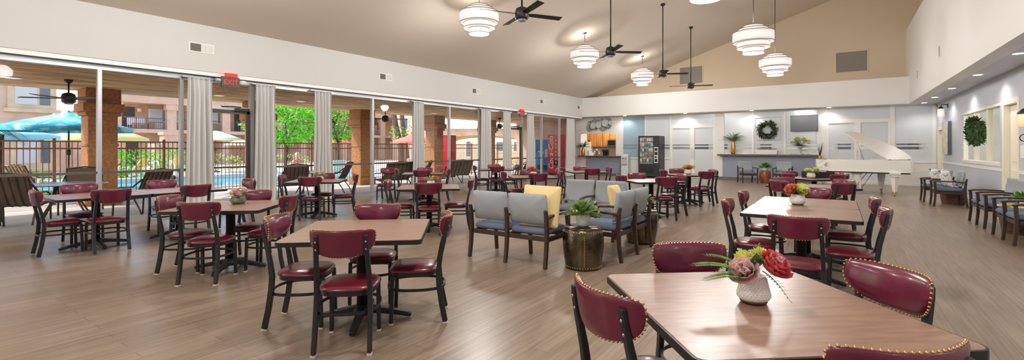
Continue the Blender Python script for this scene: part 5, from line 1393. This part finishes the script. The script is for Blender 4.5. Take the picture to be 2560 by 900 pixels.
m.build('arched_beam', M['stucco_tan'], t)
# red cabinet, drinks machines
t = thing('red_cabinet', 'tall bright red cabinet beside the fourth patio column', 'cabinet', (-16.2, 17.75, -.02), .3)
MB().span((-.26, -.3, .08), (.26, .3, 2.12)).build('body', M['red_paint'], t, bevel=.015); MB().span((.26, -.27, .14), (.275, .27, 2.06)).build('door', M['red_paint'], t, bevel=.004); MB().span((-.24, -.28, 0), (.24, .28, .08)).build('plinth', M['blackish'], t); MB().span((.275, -.2, 1.0), (.3, -.17, 1.3)).build('handle', M['steel'], t)
t = thing('drinks_machine', 'red soft drink vending machine outside with white script lettering', 'vending machine', (-12.62, 22.25, -.02))
MB().span((-.44, 0, .08), (.44, .8, 2.2)).build('cabinet', M['vend_red'], t, bevel=.02)
MB().span((-.4, -.012, .14), (.4, 0, 2.12)).build('front_panel', M['vend_red'], t)
text('lettering', 'Coca-Cola', .42, M['paper'], t, (-.2, -.016, 1.22), (PI / 2, -PI / 2, 0), .002, .25)
m = MB()
for k in range(14): m.lathe([(0, 0), (.028, 0), (.03, .015), (.03, .1), (.026, .12), (0, .12)], 10, (.1 + .0 * k + .17 * (k % 2), -.012, .62 + .2 * (k // 2)))
m.build('can_display', M['ceramic_white'], t)
MB().tube([(.06 + .3 * (k / 12), -.02, .2 + .06 * math.sin(k * .7) + .035 * k) for k in range(12)], .03, 6).build('white_ribbon', M['paper'], t)
MB().span((-.02, -.03, .55), (.26, -.01, .8)).build('delivery_slot', M['screen_black'], t)
for x in (-.38, .38): MB().span((x - .05, .05, 0), (x + .05, .75, .08)).build('leg', M['black_metal'], t)
t = thing('drinks_machine', 'blue vending machine outside, left of the red one', 'vending machine', (-13.85, 23.0, -.02))
MB().span((-.45, 0, .08), (.45, .8, 1.95)).build('cabinet', M['vend_blue'], t, bevel=.02); MB().span((-.41, -.012, .2), (.41, 0, 1.88)).build('front_panel', M['vend_blue'], t)
MB().span((-.3, -.03, .25), (.3, -.01, .5)).build('delivery_slot', M['screen_black'], t); MB().span((.2, -.03, .9), (.36, -.01, 1.4)).build('selector_panel', M['vend_panel'], t)
MB().tube([(-.3 + .05 * k, -.016, 1.2 + .1 * math.sin(k * .9)) for k in range(9)], .022, 6).build('white_swirl', M['paper'], t)
for x in (-.38, .38): MB().span((x - .05, .05, 0), (x + .05, .75, .08)).build('leg', M['black_metal'], t)
# loungers by the pool
def lounger(label, x, y, a, mt):
    t = thing('pool_lounger', label, 'lounger', (x, y, -.06), a, 'pool loungers')
    for s_ in (-.3, .3):
        MB().tube([(s_, -.62, .95), (s_, -.2, .36), (s_, .95, .34)], .02, 8).build('side_rail', M['ceramic_white'], t)
        for yy in (-.2, .85): MB().tube([(s_, yy, .35), (s_, yy, 0)], .018, 6).build('leg', M['ceramic_white'], t)
    m = MB().sweep([(0, -.62, .96), (0, -.2, .37), (0, .95, .35)], .58, .025); m.build('strap_bed', M[mt], t); return t
for p, X_, a, mt, l in ((330, -30, 2.3, 'gold_strap', 'gold strap pool lounger behind the first window bay'), (414, -30, 2.3, 'gold_strap', 'gold strap pool lounger left of the first curtain'), (699, -19.2, -1.2, 'lounge_strap', 'white strap pool lounger beside the seated sunbather'), (838, -19.0, 1.2, 'teal_pale', 'teal strap pool lounger right of the third curtain'), (1018, -19.5, 1.3, 'lounge_strap', 'white strap pool lounger left of the fourth curtain'), (610, -30, 2.4, 'lounge_strap', 'white strap pool lounger far across the pool')):
    q = on_x(p, 400, X_); lounger(l, q[0], q[1], a, mt)
# pool hand rails
for i, p in enumerate((390, 428)):
    y = on_x(p, 420, px0 - .1)[1]; t = thing('pool_rail', 'bent steel pool handrail on the far pool edge, %s one' % ('left' if i == 0 else 'right'), 'handrail', (px0 - .15, y, -.02), 0, 'pool handrails')
    MB().tube([(-.25, 0, 0), (-.25, 0, .6), (-.1, 0, .82), (.25, 0, .82), (.5, 0, .6), (.6, 0, -.15)], .03, 8).build('tube', M['lounge_strap'], t)

# ---- two bathers
def figure(name, label, verts, edges, loc, rz, cloth=None, hair='hair_grey', face=(0, 1)):
    t = thing(name, label, 'person', loc, rz)
    me = bpy.data.meshes.new('body'); me.from_pydata([v[:3] for v in verts], edges, []); me.update()
    o = bpy.data.objects.new('body', me); C.objects.link(o); o.parent = t; me.materials.append(M['skin'])
    sk = o.modifiers.new('skin', 'SKIN'); sk.use_smooth_shade = True
    for i, v in enumerate(verts): me.skin_vertices[0].data[i].radius = (v[3], v[4] if len(v) > 4 else v[3])
    me.skin_vertices[0].data[0].use_root = True
    s_ = o.modifiers.new('sub', 'SUBSURF'); s_.levels = 1; s_.render_levels = 2
    return t, o
def arm(vs, es, base, pts, rs, hand_d):
    last = base
    for p, r in zip(pts, rs): vs.append((*p, r)); es.append((last, len(vs) - 1)); last = len(vs) - 1
    w = V(pts[-1]); d = V(hand_d).normalized(); sd = d.cross(V((0, 0, 1))); sd = sd.normalized() if sd.length > .1 else V((1, 0, 0))
    palm = w + d * .07; vs.append((*palm, .026)); es.append((last, len(vs) - 1)); pi = len(vs) - 1
    for k, L in enumerate((.07, .08, .075, .06)):
        q = palm + sd * (.024 * (k - 1.5)) + d * .035; vs.append((*q, .0095)); es.append((pi, len(vs) - 1)); e = q + d * L * .8 + V((0, 0, -.02)); vs.append((*e, .008)); es.append((len(vs) - 2, len(vs) - 1))
    q = w + d * .035 + sd * .04; vs.append((*q, .011)); es.append((last, len(vs) - 1)); e = q + d * .04 + sd * .015; vs.append((*e, .009)); es.append((len(vs) - 2, len(vs) - 1))
# seated sunbather (back to the room); local +Y is where she faces
vs = [(0, 0, .5, .15, .12), (0, -.04, .66, .13, .1), (0, -.08, .84, .15, .1), (0, -.09, .98, .13, .08), (0, -.07, 1.06, .05, .05), (0, -.05, 1.14, .075, .085), (0, -.04, 1.22, .085, .1), (0, -.04, 1.29, .06, .07)]
es = [(i, i + 1) for i in range(7)]
for s_ in (-1, 1):
    b = len(vs); vs.append((.16 * s_, -.08, .98, .06)); es.append((3, b)); arm(vs, es, b, [(.25 * s_, -.02, .78), (.24 * s_, .2, .68)], (.045, .034), (0, 1, -.1))
    b = len(vs); vs.append((.1 * s_, .05, .5, .09)); es.append((0, b)); vs.append((.13 * s_, .45, .52, .065)); es.append((b, b + 1)); vs.append((.13 * s_, .55, .28, .05)); es.append((b + 1, b + 2)); vs.append((.13 * s_, .58, .05, .038)); es.append((b + 2, b + 3)); vs.append((.13 * s_, .72, .03, .035)); es.append((b + 3, b + 4))
q = on_x(741, 390, -20.2)
q = (-18.6, on_x(741, 390, -18.6)[1], -.06)
t, o = figure('person', 'grey-haired sunbather seated beyond the fence, back to the room, pale swimsuit', vs, es, q, PI / 2)
MB().ball((0, -.065, 1.24), (.097, .105, .1), 14, 9).build('hair', M['hair_grey'], t)
MB().lathe([(.165, .44), (.17, .52), (.155, .6), (.15, .66), (.165, .8), (.16, .86)], 20, (0, -.05, 0), sx=1.0, sy=.8).build('swimsuit', M['towel_white'], t)
m = MB().ball((0, .065, 1.19), (.014, .02, .02), 8, 5); m.build('nose', M['skin'], t)
qq = thing('pool_chair', 'white pool chair under the grey-haired sunbather', 'pool chair', q, PI / 2)
MB().box((0, .05, .36), (.56, .56, .04)).build('seat', M['lounge_strap'], qq); MB().box((0, -.3, .62), (.56, .04, .5), rx=.2).build('backrest', M['lounge_strap'], qq)
for sx in (-.25, .25):
    for sy in (-.25, .3): MB().tube([(sx, sy, .35), (sx, sy, 0)], .018, 6).build('leg', M['ceramic_white'], qq)
# bather in the pool, head and shoulders above water
vs = [(0, 0, -.6, .14, .11), (0, 0, -.35, .13, .1), (0, 0, -.1, .15, .1), (0, 0, .08, .14, .08), (0, .01, .17, .05, .05), (0, .02, .25, .07, .08), (0, .02, .33, .08, .095), (0, .02, .40, .055, .065)]
es = [(i, i + 1) for i in range(7)]
for s_ in (-1, 1):
    b = len(vs); vs.append((.17 * s_, 0, .06, .06)); es.append((3, b)); arm(vs, es, b, [(.3 * s_, .08, -.12), (.34 * s_, .3, -.14)], (.045, .034), (0, 1, 0))
    b = len(vs); vs.append((.1 * s_, 0, -.75, .085)); es.append((0, b)); vs.append((.1 * s_, 0, -1.1, .06)); es.append((b, b + 1)); vs.append((.1 * s_, 0, -1.45, .04)); es.append((b + 1, b + 2))
q = on_x(433, 420, -20.3)
t, o = figure('person', 'dark-haired bather standing shoulder-deep in the pool', vs, es, (q[0], q[1], 0), 1.9)
MB().ball((0, .0, .35), (.09, .1, .095), 14, 9).build('hair', M['hair_brown'], t)
m = MB().ball((0, .115, .29), (.014, .02, .02), 8, 5); m.build('nose', M['skin'], t)

# ================================================================ LIGHT AND CAMERA
def light(name, kind, loc, energy, col=(1, 1, 1), **kw):
    l = bpy.data.lights.new(name, kind); l.energy = energy; l.color = col
    for k, v in kw.items(): setattr(l, k, v)
    o = bpy.data.objects.new(name, l); C.objects.link(o); o.location = loc; return o
PE = 185
for i, (x, y, z) in enumerate(lamps + [(-7.4, 3.6, 4.3), (-7.4, -2.0, 4.3), (-1.8, 3.0, 3.95), (-1.8, -2.2, 3.95)]):  # appended positions are extra unseen lights for brightness, with no pendant modelled there
    light('pendant_or_fill_bulb', 'POINT', (x, y, z - .12), PE, (1, .985, .968), shadow_soft_size=.2)
    light('pendant_or_fill_uplight', 'POINT', (x, y, z + .78), PE * .09, (1, .97, .93), shadow_soft_size=.25)
for x, y, z in cans + [(2.62, yy, HEAD) for yy in (9.0, 6.1, 3.2, .3)]:
    o = light('downlight', 'SPOT', (x, y, z - .03), 45 if y < 22 else 30, (1, .97, .94), spot_size=2.5, spot_blend=.6, shadow_soft_size=.08)
for loc, e in (((-10.4, 24.3, 2.9), 45), ((-5, 25.3, 2.9), 60), ((-1.5, 25.3, 2.9), 60), ((1.5, 25.3, 2.9), 60), ((4.3, 17.4, 2.8), 70)):  # fill lights added to brighten the kitchen, back rooms and office, no fixtures modelled
    light('room_fill', 'POINT', loc, e, (1, .96, .9), shadow_soft_size=.15)
sun = light('sun', 'SUN', (-30, -20, 40), 3.1, (1, .96, .9), angle=.009)
sun.rotation_euler = V((.52, .50, -.80)).to_track_quat('-Z', 'Y').to_euler()
w = bpy.data.worlds.new('sky'); S.world = w; w.use_nodes = True; nt = w.node_tree
bg = nt.nodes['Background']; sk = nt.nodes.new('ShaderNodeTexSky'); sk.sky_type = 'NISHITA'; sk.sun_disc = False; sk.sun_elevation = .93; sk.sun_rotation = 3.9; sk.dust_density = 2.0
nt.links.new(sk.outputs[0], bg.inputs[0]); bg.inputs[1].default_value = .54
cam = bpy.data.cameras.new('camera'); cam.sensor_width = 36; cam.lens = FOC / 2560 * 36; cam.shift_y = (HOR - 450) / 2560; cam.clip_end = 300; cam.clip_start = .05
co = bpy.data.objects.new('camera', cam); C.objects.link(co); co.location = (0, 0, EYE); co.rotation_euler = (PI / 2, 0, YAW); S.camera = co
vs_ = S.view_settings; vs_.view_transform = 'Standard'; vs_.look = 'None'; vs_.gamma = 1; vs_.use_curve_mapping = False; vs_.exposure = 0.2
S.cycles.max_bounces = 8; S.cycles.diffuse_bounces = 4; S.cycles.transparent_max_bounces = 16; S.cycles.caustics_reflective = False; S.cycles.caustics_refractive = False
S.cycles.use_denoising = True; S.cycles.sample_clamp_indirect = 6
